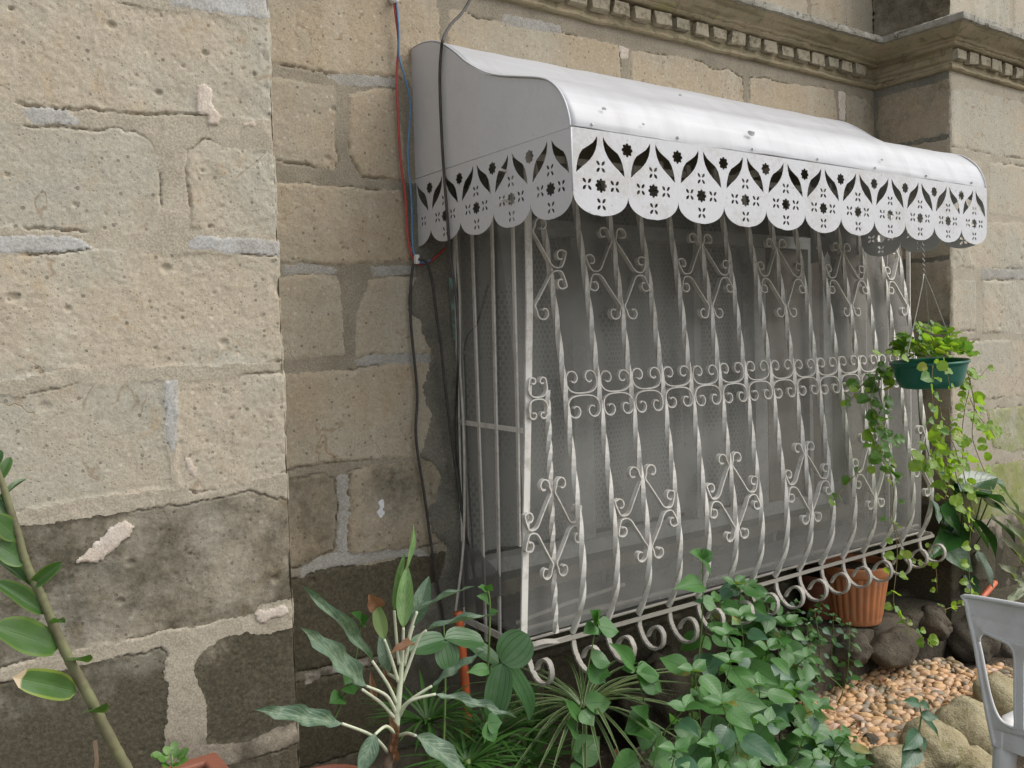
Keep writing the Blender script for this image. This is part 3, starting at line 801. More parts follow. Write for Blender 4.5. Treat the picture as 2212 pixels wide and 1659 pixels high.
VH = 0.197
def flower(u, v, r, sy=1.0, n=8):
    return [(u+math.cos(a)*r*q, v+math.sin(a)*r*q*sy) for a, q in ((math.pi*2*i/(n*4), (1.0, .96, .74, .96)[i % 4]) for i in range(n*4))]
def petal(u, v, a, r0=.0035, r1=.0185, w=.0042):
    c, s = math.cos(a), math.sin(a); out = []
    for t, q in ((0, 0), (.25, .7), (.55, 1), (.8, .7), (1, 0), (.8, -.7), (.55, -1), (.25, -.7)):
        r = r0+(r1-r0)*t
        out.append((u+c*r-s*w*q, v+s*r+c*w*q))
    return out
LEAF = [(-.0090, -.013), (-.0155, -.022), (-.0235, -.030), (-.038, -.039), (-.055, -.0485), (-.0640, -.060), (-.0695, -.073), (-.0735, -.088), (-.0750, -.102),
        (-.0660, -.095), (-.0560, -.087), (-.0440, -.079), (-.0330, -.070), (-.0225, -.059), (-.0140, -.045), (-.0100, -.032), (-.0086, -.022)]
def valance(width, n, ragged, half=False):
    """outline and holes of a strip of n scallops; u from 0, v from 0 (top) down"""
    w = width/(n-.5 if half else n); out = [(0, 0), (0, -.148)]; holes = []
    for k in range(n):
        c = w*(k+.5); m = 22
        for i in range(1, m):
            a = math.pi*i/m
            u = c-math.cos(a)*w*.5
            v = -.146-.0515*math.sin(a)**.92
            if ragged and abs(u-c) < w*.17: v += rnd.uniform(-.0006, .0012)
            if half and k == n-1 and u >= width: break
            out.append((u, v))
        if not (half and k == n-1): out.append((w*(k+1), -.148))
        last = half and k == n-1
        sc = w/.17
        for (du, dv) in ((0, -.083), (0, -.170), (-.043, -.126), (.043, -.126)):
            if last and du > -.01: continue
            for q in range(4): holes.append(petal(c+du*sc, dv, math.pi/4+q*math.pi/2))
        if not last: holes.append(flower(c, -.127, .0180, .93))
        for s in ((1,) if last else (-1, 1)): holes.append([(c+s*u*sc*1.0, v) for u, v in (LEAF if s == 1 else LEAF)][::s])
    for k in range(n+1):
        if k in (0, n): continue
        holes.append(flower(w*k, -.037, .0180, .93))
    out += [(width, -.1965 if half else -.148)]+[(width*(40-i)/40, 0) for i in range(40)]
    seen = []
    for p in out:
        if not seen or (abs(p[0]-seen[-1][0])+abs(p[1]-seen[-1][1])) > 1e-6: seen.append(p)
    return seen, holes
fo, fh = valance(AX1-AX0, 11, True)
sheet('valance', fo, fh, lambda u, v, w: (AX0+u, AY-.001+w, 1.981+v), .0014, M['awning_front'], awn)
sw = 0.72; so_, sh_ = valance(sw, 5, True, True)
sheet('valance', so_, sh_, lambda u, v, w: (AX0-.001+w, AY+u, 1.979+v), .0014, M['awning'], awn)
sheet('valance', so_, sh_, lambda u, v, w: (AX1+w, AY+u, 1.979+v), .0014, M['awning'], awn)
# corner flower, folded half round each edge, as a dark recess would need a hole in both strips: a small bead of solder hides the corner instead
mb = MB(); mb.tube([(AX0, AY, 1.98), (AX0, AY, 1.836)], .0022, 6); mb.build('corner_bead', M['awning'], awn, True)
# rivets along the lower edge of the roof sheet, a sealed seam, small dents with flaked paint
M['flake'] = mat_plain('flaked_paint', (.20, .20, .20), (.33, .33, .32), .7, 60)
mb = MB()
for i in range(7):
    x = AX0+.06+i*.285+rnd.uniform(-.004, .004)
    mb.tube([(x, AY+.003, 1.994), (x, AY-.0028, 1.994)], [.0042, .0030], 8)
for i in range(3):
    y = -.10-i*.24
    mb.tube([(AX0+.003, y, 1.993), (AX0-.003, y, 1.993)], [.0042, .0030], 8)
o = mb.build('rivet_line', M['awning'], awn); o['kind'] = 'stuff'
for (px, py, yy, s) in ((1305, 235, -.708, .010), (1622, 288, -.712, .016), (1390, 268, -.716, .006), (1470, 205, -.60, .008), (1905, 345, -.712, .008)):
    c = at(px, py, yy-.0045); vs = []
    for j in range(9):
        a = j*2*math.pi/9; q = s*rnd.uniform(.5, 1.0)
        vs.append((c.x+math.cos(a)*q*1.3, c.y, c.z+math.sin(a)*q*.5))
    link('paint_flake', mesh_of('paint_flake', vs, [tuple(range(9))]), awn, M['flake'])
# rivets / stray wire hooks
for (u, v) in ((.10, -.055), (.10, -.128)):
    mb = MB(); p0 = Vector((AX0-.004, AY+.20+u*.9-.02, 1.98+v-.0)); mb.tube([p0+Vector((.02, 0, 0)), p0+Vector((-.028, -.03, -.002))], .0035, 6); mb.build('peg', M['iron'], awn)
mb = MB()
for X in (AX0+.012, AX1-.014, 2.24):
    mb.box((X, AY+.012, 1.985), (X+.004, -.003, 2.005))
mb.build('bracket', M['iron'], awn)

# ------------------------------------------------------------------ window behind the grille
M['frame'] = mat_paint('old_window_paint', (0.52, 0.52, 0.48), .6, .6, .15)
M['board'] = mat_plain('brown_board', (.27, .225, .175), (.20, .165, .13), .8, 12)
k = NT('lace_curtain')
P = k.pos()
sp = k.n('SeparateXYZ', Vector=P)
# rows of long honeycomb holes
zz_ = k.math('MULTIPLY', sp.outputs[2], 58.0)
row = k.math('FLOOR', zz_)
xx_ = k.math('ADD', k.math('MULTIPLY', sp.outputs[0], 62.0), k.math('MULTIPLY', k.math('MODULO', row, 2.0), 0.5))
fx = k.math('ABSOLUTE', k.math('SUBTRACT', k.math('FRACT', xx_), 0.5)); fz = k.math('ABSOLUTE', k.math('SUBTRACT', k.math('FRACT', zz_), 0.5))
hole = k.math('MULTIPLY', k.ramp(fx, .36, .24), k.ramp(fz, .44, .30))
band = k.ramp(k.n('TexNoise', Vector=k.n('Mapping', Vector=P, Scale=(6, 1, .4)), Scale=1.0).outputs['Fac'], .45, .55)
hole = k.math('MULTIPLY', hole, k.math('ADD', .35, k.math('MULTIPLY', band, .65)))
col = k.mix(hole, rgb((.42, .42, .38)), rgb((.27, .27, .25)))
M['lace'] = k.done(k.principled(col, .9, None, .1))
k = NT('insect_screen')
P = k.pos()
sp = k.n('SeparateXYZ', Vector=P)
col = k.mix(k.ramp(k.noise(5, 4, .6), .35, .65), rgb((.295, .29, .265)), rgb((.25, .247, .225)))
dif = k.principled(col, .8, None, .2)
tr = k.n('BsdfTransparent', Color=(1, 1, 1, 1)).outputs[0]
fac = k.math('ADD', .53, k.math('MULTIPLY', k.math('SUBTRACT', k.noise(3.2, 4, .55), .5), .3))
M['screen'] = k.done(k.n('MixShader', Fac=fac, i1=tr, i2=dif).outputs[0])

win = thing('window', 'old white wooden window frame behind the insect screen', 'window', (2.4, .08, WZ0))
fy = .07
mb = MB(); mb.box((WX0+.002, fy, WZ0+.002), (WX1-.002, fy+.07, WZ0+.05)); mb.build('sill', M['frame'], win)
mb = MB(); mb.box((WX0+.002, fy-.0, WZ1-.17), (WX1-.002, fy+.07, WZ1-.12)); mb.build('transom', M['frame'], win)
for (x0, x1, d) in ((WX0+.003, WX0+.06, .0), (1.945, 2.03, .0), (2.535, 2.572, -.012), (2.90, 2.975, .0), (3.24, 3.262, -.012), (3.36, 3.415, .0)):
    mb = MB(); mb.box((x0, fy+d+.004, WZ0+.052), (x1, fy+.06, WZ1-.172)); mb.build('stile', M['frame'], win)
mb = MB(); mb.box((3.0, fy+.02, WZ0+.053), (3.358, fy+.04, WZ1-.174)); mb.build('board', M['board'], win)
def wavy(name, x0, x1, y, z0, z1, amp, freq, mat, parent, n=140):
    vs = []; fs = []
    for i in range(n+1):
        x = x0+(x1-x0)*i/n
        yy = y+amp*math.sin(x*freq)+amp*.5*math.sin(x*freq*2.3+1)
        vs += [(x, yy, z0), (x, yy, z1)]
        if i: fs.append((2*i-2, 2*i, 2*i+1, 2*i-1))
    return link(name, mesh_of(name, vs, fs), parent, mat, True)
cur = wavy('lace_curtain', 1.47, 2.99, .17, WZ0+.055, WZ1-.02, .012, 42, M['lace'], None)
tag(cur, 'grey lace curtain with honeycomb holes hanging behind the window frame', 'curtain')
mb = MB(); mb.box((1.4, .33, .7), (3.45, .36, 2.05)); mb.build('back_board', M['render'], win).color = (.3, 0, .5, 1)

M['tray'] = mat_plain('tray_grime', (.07, .066, .06), (.11, .105, .095), .9, 12)
# ------------------------------------------------------------------ window grille
gr = thing('window_grille', 'white wrought iron window grille with twisted bars and scrolls', 'grille', (2.4, -.3, .66))
PROF = [(2.06, -.225), (1.87, -.262), (1.61, -.308), (1.30, -.352), (1.05, -.386), (.93, -.402), (.85, -.406), (.785, -.402), (.73, -.386), (.69, -.368), (.662, -.352)]
_pz = np.array([p[0] for p in PROF][::-1]); _py = np.array([p[1] for p in PROF][::-1])
def gy(z): return float(np.interp(z, _pz, _py))
bar_pts = [(p.x, p.y) for p in spline([(z, y, 0) for z, y in PROF], 6)]
BX = [1.567+.1283*k for k in range(15)]
for X in BX:
    mb = MB(); j = rnd.uniform(-.004, .004); ph = rnd.random()
    dense = []
    for (z, y), (z2, y2) in zip(bar_pts[:-1], bar_pts[1:]):
        for t in (0, .5): dense.append((X+j*math.sin(z*3+ph*6), y+(y2-y)*t, z+(z2-z)*t))
    dense.append((X, bar_pts[-1][1], bar_pts[-1][0]))
    mb.twisted(dense, .0068, 2.5); mb.build('bar', M['iron'], gr)
RY = -.356
# filler bar in the corner
mb = MB(); mb.twisted([(1.49+.0003*i, -.366+.00015*i, 1.36-.0175*i) for i in range(40)], .0063, 4.4); mb.build('bar', M['iron'], gr)
# corner strap and flat side bars
mb = MB(); mb.strap([(1.446, -.362, 2.02), (1.44, -.362, 1.60), (1.415, -.36, 1.1), (1.39, -.358, .66)], (1, .12, 0), .023, .005); mb.build('corner_strap', M['iron'], gr)
SX = 1.42
for pts in ([(1016,400),(1021,553),(1034,920),(1041,1110),(1050,1385)], [(1059,380),(1064,553),(1072,920),(1076,1106),(1080,1400)], [(1105,380),(1109,553),(1118,920),(1122,1180)], [(980,480),(981,560),(990,900),(997,1180),(1002,1350)]):
    mb = MB(); mb.strap([atX(px, py, SX) for px, py in pts], (0.25, 1, 0), .0165, .005); mb.build('side_bar', M['iron'], gr)
mb = MB(); mb.strap([atX(976, 909, SX), atX(1128, 930, SX)], (0, 0, 1), .014, .005); mb.build('side_rail', M['iron'], gr)
mb = MB(); mb.strap([atX(990, 757, SX+.02), atX(1064, 781, SX+.02)], (0, 0, 1), .007, .004); mb.build('side_rail', M['iron'], gr)
# rails
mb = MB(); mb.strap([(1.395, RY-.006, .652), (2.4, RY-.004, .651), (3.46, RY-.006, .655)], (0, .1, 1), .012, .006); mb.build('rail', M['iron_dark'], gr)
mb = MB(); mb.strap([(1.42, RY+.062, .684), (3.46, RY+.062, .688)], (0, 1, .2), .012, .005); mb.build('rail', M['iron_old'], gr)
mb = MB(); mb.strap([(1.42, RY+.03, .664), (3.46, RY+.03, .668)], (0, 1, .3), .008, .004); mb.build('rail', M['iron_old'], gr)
mb = MB(); mb.strap([(1.40, -.02, .66), (1.40, RY, .655)], (0, .2, 1), .02, .005); mb.build('rail', M['iron'], gr)
mb = MB(); mb.strap([(3.46, -.02, .665), (3.46, RY, .657)], (0, .2, 1), .02, .005); mb.build('rail', M['iron'], gr)
mb = MB(); mb.strap([(1.42, -.222, 2.03), (3.46, -.222, 2.03)], (0, 0, 1), .02, .005); mb.build('rail', M['iron'], gr)
# right return bars
for y in (-.06, -.16, -.26):
    mb = MB(); mb.strap([(3.46, y, 2.0), (3.46, y, .665)], (0, 1, 0), .0165, .005); mb.build('side_bar', M['iron'], gr)
SW, ST = .0155, .0035
def scroll(pts2, x0, z0, sx=1, sz=1, dy=0, mat='iron', yf=gy, sw=None):
    """strap bent along local (x, z) points"""
    sp = spline([(p[0], p[1], 0) for p in pts2], 5)
    P3 = [(x0+sx*p.x, yf(z0+sz*p.y)+dy, z0+sz*p.y) for p in sp]
    mb = MB(); mb.strap(P3, (0, 1, 0), SW if sw is None else sw, ST); return mb.build('scroll', M[mat], gr)
def spiral(cx, cz, r, a0, a1, k=9, shrink=.42):
    """points running INTO a curl, radius shrinking"""
    out = []
    for i in range(k+1):
        t = i/k; a = a0+(a1-a0)*t; q = r*(1-(1-shrink)*t)
        out.append((cx+q*math.cos(a), cz+q*math.sin(a)))
    return out
# middle band: two C scrolls back to back between each pair of bars
def cscroll(hw):
    r = min(.0255, (hw-.0065)*.45); cx = hw-.0065-r; cz = .0455
    right = spiral(cx, cz, r, -.15, 5.5, 12, .36)
    half = [(0, .0022), (hw*.45, .0045), (hw*.74, .0125), (hw*.88, .026), (hw-.0065, .040)]
    right = half[1:]+right[0:]
    left = [(-x, z) for x, z in right][::-1]
    return left+[(0, .0025)]+right
cw = cscroll(.0642)
for k_ in range(14):
    xm = (BX[k_]+BX[k_+1])/2
    for sz in (1, -1): scroll(cw, xm+rnd.uniform(-.002, .002), 1.340+.0003*rnd.uniform(-4, 4), rnd.uniform(.97, 1.02), sz*rnd.uniform(.93, .99), sw=.0115)
for sz in (1, -1): scroll(cscroll(.036), 1.4535, 1.340, 1, sz, yf=lambda z: -.366)
# diamonds of four S straps
def quarter():
    side_c = spiral(-.1015, .0355, .021, math.pi+.1, -2.1, 11, .36)      # curl beside the outer bar
    top = spiral(-.0375, .118, .0235, -.15, 5.3, 12, .36)[::-1]
    return top+[(-.0085, .098), (-.022, .078), (-.052, .034), (-.067, .012), (-.084, .0035), (-.105, .008)]+side_c[1:]
Q = quarter()
def diamond(x0, z0, quads, yf=gy, s=1.0):
    for sx, sz in quads: scroll([(a*s, b) for a, b in Q], x0, z0+sz*.001, sx, sz, yf=yf)
ALL = ((1, 1), (-1, 1), (1, -1), (-1, -1))
for k_ in (2, 5, 8, 11): diamond(BX[k_], 1.692, ALL); 
for k_ in (2, 5, 8, 11): diamond(BX[k_], .978, ALL)
diamond(BX[14], 1.692, ((1, 1), (1, -1))); diamond(BX[14], .978, ((1, 1), (1, -1)))
diamond(1.447, 1.692, ((-1, 1), (-1, -1)), yf=lambda z: -.362+.35*max(0, 0))
diamond(1.492, .978, ((1, 1), (1, -1), (-1, 1), (-1, -1)), yf=lambda z: -.372, s=.82)
# open curls hanging under the rail, turned out towards the garden
for k_ in range(-1, 15):
    X = 1.405 if k_ < 0 else BX[k_]-.002
    pts = [(0, .006), (-.0025, -.0146), (-.0092, -.0315), (-.0205, -.0478), (-.0345, -.0605), (-.0513, -.0685), (-.0705, -.0690), (-.0895, -.0618), (-.1035, -.047), (-.1090, -.0290), (-.1065, -.0120), (-.0960, .0007), (-.0805, .0035), (-.0640, -.0035), (-.0495, -.0185), (-.0400, -.0365)]
    sp = spline([(a, b, 0) for a, b in pts], 5)
    s = rnd.uniform(.94, 1.05)
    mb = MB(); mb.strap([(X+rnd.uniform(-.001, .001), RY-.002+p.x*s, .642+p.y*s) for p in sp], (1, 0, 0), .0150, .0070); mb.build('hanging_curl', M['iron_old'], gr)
mb = MB(); mb.strap(spline([(1.40, RY+.02, .655), (1.41, RY-.01, .665), (1.45, RY-.018, .668), (1.50, RY-.006, .655), (1.56, RY, .652)], 5), (0, .3, 1), .013, .006); mb.build('scroll', M['iron_old'], gr)
# screen stretched inside the bars
vs = []; fs = []
n = 60
for i in range(n+1):
    x = 1.432+(3.455-1.432)*i/n
    w = .006*math.sin(x*4)+.004*math.sin(x*11)
    vs += [(x, -.318+w, .672), (x, -.322+w, .95), (x, -.290+w*.6, 1.45), (x, -.205+w*.3, 2.04)]
    if i:
        for j in range(3): fs.append((4*i-4+j, 4*i+j, 4*i+j+1, 4*i-3+j))
link('screen', mesh_of('screen', vs, fs), gr, M['screen'], True)
vs = [(1.433, -.002, .672), (1.433, -.319, .672), (1.433, -.323, .95), (1.433, -.290, 1.45), (1.433, -.206, 2.04), (1.433, -.002, 2.04)]
link('screen', mesh_of('screen', vs, [tuple(range(6))]), gr, M['screen'])
mb = MB(); mb.box((1.44, -.31, .655), (3.45, -.02, .661)); mb.build('tray', M['tray'], gr)
# strips and rags lying on the tray, seen through the screen
k = NT('grey_film')
col = k.mix(k.noise(9, 4), rgb((.15, .145, .14)), rgb((.21, .205, .20)))
M['film'] = k.done(k.n('MixShader', Fac=.66, i1=k.n('BsdfTransparent').outputs[0], i2=k.principled(col, .5)).outputs[0])
M['stick'] = mat_plain('split_bamboo', (.38, .36, .31), (.30, .28, .24), .7, 30)
for (a, b, yy, lab) in (((1115,1345),(1350,1262),-.27,'long pale strip lying aslant on the grille tray behind the screen'), ((1235,1330),(1345,1300),-.24,'short pale strip lying low on the grille tray')):
    mb = MB(); mb.strap([at(*a, yy), at((a[0]+b[0])/2, (a[1]+b[1])/2-3, yy), at(*b, yy)], (0, .3, 1), .010, .003); tag(mb.build('thin_stick', M['stick'], None), lab, 'stick')
pts = [(980,1165),(1003,1172),(1035,1196),(1068,1225),(1092,1262),(1089,1287),(1060,1290),(1010,1308),(982,1322),(976,1240)]
vs = [atX(px, py, SX-.012)+Vector((rnd.uniform(-.004, .004), 0, 0)) for px, py in pts]
f = link('plastic_film', mesh_of('plastic_film', vs, [tuple(range(len(vs)))]), None, M['film'])
tag(f, 'torn grey plastic film stuck over the lower side bars of the grille', 'plastic sheet')

# ------------------------------------------------------------------ wires on the wall
M['wire_black'] = mat_plain('black_cable', (.035, .033, .03), (.06, .055, .05), .6, 40)
M['wire_red'] = mat_plain('red_wire', (.42, .055, .05), (.33, .05, .045), .5, 40)
M['wire_blue'] = mat_plain('blue_wire', (.10, .22, .36), (.08, .17, .29), .5, 40)
M['wire_white'] = mat_plain('white_wire', (.5, .48, .43), (.40, .37, .31), .5, 40)
M['plastic_white'] = mat_plain('white_plastic', (.72, .72, .70), (.66, .66, .63), .35, 40)
def cable(name, label, pts, r, mat, cat='cable', group=None, n=7):
    mb = MB(); mb.tube(spline(pts, n), r, 7)
    o = mb.build(name, M[mat], None, True); return tag(o, label, cat, group)
W = lambda pts, y=-.014: [at(px, py, y+rnd.uniform(-.002, .001)) for px, py in pts]
cable('red_wire', 'thin red wire hanging down the wall beside the awning', W([(851,-20),(853,20),(861,90),(858,140),(857,190),(860,260),(863,320),(868,370),(875,420),(878,470),(882,520),(890,553),(905,570),(925,567),(945,552),(962,536)], -.018), .0036, 'wire_red')
cable('blue_wire', 'thin blue wire hanging down the wall next to the red one', W([(853,-20),(858,20),(862,70),(862,120),(872,160),(882,195),(886,230),(884,280),(881,325),(883,370),(888,420),(890,470),(891,520),(897,556),(912,568),(930,562)], -.026), .0032, 'wire_blue')
p = at(852, 0, -.02)
mb = MB(); mb.tube([p+Vector((0, .018, .004)), p+Vector((0, .004, .002)), p+Vector((0, -.012, 0))], [.010, .012, .009], 10); mb.tube([p+Vector((-.012, -.006, -.006)), p+Vector((.012, -.004, .008))], .004, 6)
tag(mb.build('cable_clip', M['plastic_white'], None, True), 'white plastic clip holding the red and blue wires', 'cable clip')
p = at(900, 560, -.03)
mb = MB(); mb.box(p+Vector((-.006, -.006, -.013)), p+Vector((.006, .006, .013)))
tag(mb.build('wire_connector', M['plastic_white'], None), 'small white connector joining the wires under the valance end', 'connector')
# heavy black cable: from the cornice, over the side of the awning, down past the valance
pts = [at(1030, -30, -.10), at(1015, 0, -.10), at(998, 28, -.11), at(975, 52, -.13)]+[atX(px, py, AX0-.012) for px, py in ((958,82),(953,110),(950,160),(951,220),(954,290),(957,345),(961,400),(964,440),(967,480),(970,522))]+[atX(px, py, AX0+.0) for px, py in ((973,560),(981,610),(987,660),(990,740),(989,800))]+[atX(px, py, SX-.02) for px, py in ((987,860),(986,920),(988,980),(993,1050),(1000,1110))]
cable('black_cable', 'thick black cable draped over the grey side of the awning', pts, .0042, 'wire_black')
cable('black_cable', 'black cord hanging on the stone blocks under the wire connector', W([(893,568),(887,620),(887,690),(893,760),(900,830),(901,870),(898,930),(903,985),(912,1040),(921,1100),(929,1160),(938,1220),(950,1290),(958,1340),(964,1400),(962,1500)], -.02), .0042, 'wire_black', n=6)
cable('black_cable', 'black cord running down the grey render to the orange pipe', W([(905,560),(922,568),(934,610),(943,680),(952,740),(959,810),(967,880),(976,950),(986,1020),(996,1090),(1006,1150),(1017,1200),(1028,1260),(1034,1310),(1030,1350)], -.05), .0044, 'wire_black', n=6)
cable('white_cable', 'dirty white cable hanging along the inner edge of the jamb', W([(985,480),(988,560),(993,640),(993,720),(994,800),(1000,900),(1003,1000),(1003,1100),(1001,1170),(996,1230),(988,1290),(984,1320)], -.06), .0042, 'wire_white')
cable('black_cable', 'thin black cord looped behind the side bars of the grille', [atX(px, py, SX+.025) for px, py in ((1062,590),(1045,650),(1030,700),(1010,725),(1003,760),(1006,830),(1008,930),(1012,1040),(1018,1130),(1024,1230),(1032,1330))], .003, 'wire_black')
k = NT('orange_pipe')
col = k.mix(k.ramp(k.noise(20, 5, .65), .4, .7), rgb((.55, .115, .035)), rgb((.36, .085, .035)))
M['orange'] = k.done(k.principled(col, .5, k.bump(k.noise(60, 3), .2)))
pp = [at(990, 1322, -.16), at(996, 1380, -.165), at(1002, 1440, -.17), at(1006, 1490, -.175), at(1010, 1545, -.18), at(1013, 1600, -.185), at(1016, 1680, -.19)]
mb = MB(); mb.tube(spline(pp, 5), .0125, 10); tag(mb.build('orange_pipe', M['orange'], None, True), 'bright orange flexible conduit rising from the plants beside the jamb', 'pipe')

# ------------------------------------------------------------------ ground
k = NT('garden_soil')
P = k.pos()
col = k.mix(k.ramp(k.noise(14, 6, .65), .35, .65), rgb((.045, .034, .024)), rgb((.10, .078, .055)))
v = k.n('TexVoronoi', Vector=P, Scale=55.0)
vr = k.n('SeparateColor', Color=v.outputs['Color'])
col = k.mix(k.math('MULTIPLY', k.ramp(v.outputs['Distance'], .4, .2), k.ramp(vr.outputs[0], .72, .78)), col, rgb((.18, .15, .115)))
M['soil'] = k.done(k.principled(col, .95, k.bump(k.math('ADD', k.noise(60, 5, .7), k.math('MULTIPLY', v.outputs['Distance'], -.6)), .8, .012), .15))
def ground_z(x, y):
    g = .105+float(fbm(np.array([x]), np.array([y]), 3.0, 4, 301)[0])*.035
    g += .16*max(0, min(1, (1.75-x)/.7))*max(0, min(1, (y+.75)/.4))
    return g
nx_, ny_ = 90, 50; vs = []; fs = []
gx = np.linspace(-.6, 5.2, nx_+1); gyy = np.linspace(-2.2, .02, ny_+1)
for i in range(ny_+1):
    for j in range(nx_+1): vs.append((gx[j], gyy[i], ground_z(gx[j], gyy[i])))
for i in range(ny_):
    for j in range(nx_): fs.append((i*(nx_+1)+j, i*(nx_+1)+j+1, (i+1)*(nx_+1)+j+1, (i+1)*(nx_+1)+j))
so_ = link('soil', mesh_of('soil', vs, fs), None, M['soil'], True); tag(so_, 'dark garden soil at the foot of the wall', kind='structure')
k = NT('courtyard_concrete')
col = k.mix(k.ramp(k.noise(6, 6, .6), .35, .65), rgb((.30, .285, .255)), rgb((.22, .205, .18)))
M['yard'] = k.done(k.principled(col, .9, k.bump(k.noise(120, 4), .3, .003), .2))
g = link('ground', mesh_of('ground', [(-60, -60, .03), (60, -60, .03), (60, 60, .03), (-60, 60, .03)], [(0, 1, 2, 3)]), None, M['yard'])
tag(g, 'pale concrete courtyard ground', kind='structure')

# ------------------------------------------------------------------ stones and pebbles
def mat_rock(name, a, b, dark, amt, moss=(.06, .075, .02), mo=.3):
    k = NT(name); P = k.pos()
    col = k.mix(k.ramp(k.noise(12, 5, .6), .35, .65), rgb(a), rgb(b))
    col = k.mix(k.math('MULTIPLY', k.ramp(k.noise(40, 5, .7), .5, .7), amt), col, rgb(dark))
    col = k.mix(k.math('MULTIPLY', k.ramp(k.noise(9, 5, .7), .56, .66), mo), col, rgb(moss))
    return k.done(k.principled(col, .85, k.bump(k.math('ADD', k.noise(150, 4), k.math('MULTIPLY', k.noise(25, 6, .65), 2.5)), .7, .009), .25))
M['rock_dark'] = mat_rock('dark_rock', (.070, .058, .042), (.115, .095, .068), (.032, .026, .018), .6, mo=.6)
M['rock_pale'] = mat_rock('pale_rock', (.36, .315, .20), (.29, .245, .14), (.14, .115, .06), .6, (.17, .155, .055), .6)
def rock(name, label, loc, size, seed, mat, rot=0.0, lump=.18, cat='rock', group=None, flat=1.0):
    bm = bmesh.new(); bmesh.ops.create_icosphere(bm, subdivisions=4, radius=1)
    rr = random.Random(seed)
    ox, oy = rr.uniform(0, 50), rr.uniform(0, 50)
    co = np.array([v.co[:] for v in bm.verts])
    d = fbm(co[:, 0]+ox+co[:, 2]*.7, co[:, 1]+oy-co[:, 2]*.6, 1.1, 5, seed)*lump*2.8+fbm(co[:, 0]*2+ox, co[:, 2]*2+co[:, 1], 2.4, 3, seed+4)*lump*.6
    for v, e in zip(bm.verts, d): v.co = v.co*(1+e)
    for v in bm.verts: v.co = Vector((v.co.x*size[0], v.co.y*size[1], v.co.z*size[2]))
    m = bpy.data.meshes.new(name); bm.to_mesh(m); bm.free()
    o = link(name, m, None, mat, True); o.location = loc; o.rotation_euler = (rr.uniform(-.2, .2), rr.uniform(-.2, .2), rot)
    return tag(o, label, cat, group)
def rk(px, py, Y, size, seed, mat, label, rot=0.0, lump=.18, group=None):
    return rock('rock', label, at(px, py, Y), size, seed, M[mat], rot, lump, group=group)
DK = 'dark rocks edging the pebble bed'
rk(1930, 1398, -.36, (.17, .09, .062), 3, 'rock_dark', 'long low dark rock under the fluted terracotta pot', .3, .12, DK)
rk(2092, 1382, -.36, (.115, .12, .10), 5, 'rock_dark', 'dark rounded rock with a mossy face behind the white chair', .2, .12, DK)
rk(2052, 1268, -.18, (.14, .10, .12), 8, 'rock_dark', 'tall dark grey rock standing against the far buttress', .1, .15, DK)
rk(1960, 1305, -.12, (.17, .09, .08), 9, 'rock_dark', 'dark brown rock behind the long low one', .1, .12, DK)
rk(2018, 1345, -.34, (.08, .07, .065), 31, 'rock_dark', 'rough dark rock between the long low rock and the mossy one', .5, .16, DK)
rk(1838, 1405, -.35, (.09, .08, .06), 32, 'rock_dark', 'dark rock just below the fluted pot beside the leafy shrub', .9, .16, DK)
rk(2190, 1400, -.46, (.15, .10, .07), 12, 'rock_dark', 'flat brown rock seen through the opening of the chair back', .3, .12, DK)
rk(1440, 1500, -.12, (.20, .10, .17), 13, 'rock_dark', 'rough dark stone below the curls of the grille', .2, .2)
rk(1770, 1440, -.22, (.17, .10, .08), 14, 'rock_dark', 'dark stone almost hidden behind the leafy bush', .2, .2, DK)
PK = 'pale boulders in front of the pebble bed'
rk(2012, 1622, -.80, (.135, .105, .085), 21, 'rock_pale', 'squarish pale yellow boulder left of the larger one', .3, .10, PK)['label'] = 'squarish pale yellow boulder with a leafy sprig in front of it'
rk(2092, 1583, -.80, (.125, .12, .105), 22, 'rock_pale', 'largest pale boulder, pressed against the white chair leg', .1, .10, PK)
rk(2165, 1512, -.80, (.11, .10, .08), 23, 'rock_pale', 'pale boulder showing through the gap in the chair back', .4, .10, PK)
rk(1932, 1650, -.80, (.10, .08, .055), 24, 'rock_pale', 'small flat pale boulder half covered by bush leaves', .2, .12, PK)
rk(2110, 1668, -.93, (.10, .09, .05), 25, 'rock_pale', 'low pale boulder at the foot of the largest one', .2, .12, PK)
rk(1880, 1612, -.66, (.03, .03, .035), 26, 'rock_dark', 'little dark grey stone at the edge of the orange pebbles', .2, .15)

BED_Z = .165
bed_px = [(1872,1392),(1905,1406),(1950,1425),(2000,1432),(2050,1425),(2095,1455),(2150,1440),(2212,1450),(2300,1500),(2240,1545),(2120,1560),(2040,1585),(1960,1608),(1905,1626),(1860,1618),(1800,1588),(1740,1540),(1720,1490),(1790,1462),(1835,1432)]
bed = [(p.x, p.y) for p in (atZ(px, py, BED_Z) for px, py in bed_px)]
bedt = thing('pebble_bed', 'small garden bed paved with orange and brown pebbles set in cement', 'pebble bed', (bed[0][0], bed[0][1], BED_Z))
mb = MB(); n = len(bed)
cx_ = sum(p[0] for p in bed)/n; cy_ = sum(p[1] for p in bed)/n
grow = [(cx_+(x-cx_)*1.03, cy_+(y-cy_)*1.03) for x, y in bed]
mb.add([(x, y, BED_Z-.004) for x, y in grow]+[(x, y, BED_Z-.10) for x, y in grow], [tuple(range(n))]+[(i, (i+1) % n, n+(i+1) % n, n+i) for i in range(n)])
M['bedding'] = mat_plain('pebble_bedding', (.26, .175, .10), (.20, .14, .085), .9, 30)
mb.build('bedding', M['bedding'], bedt)
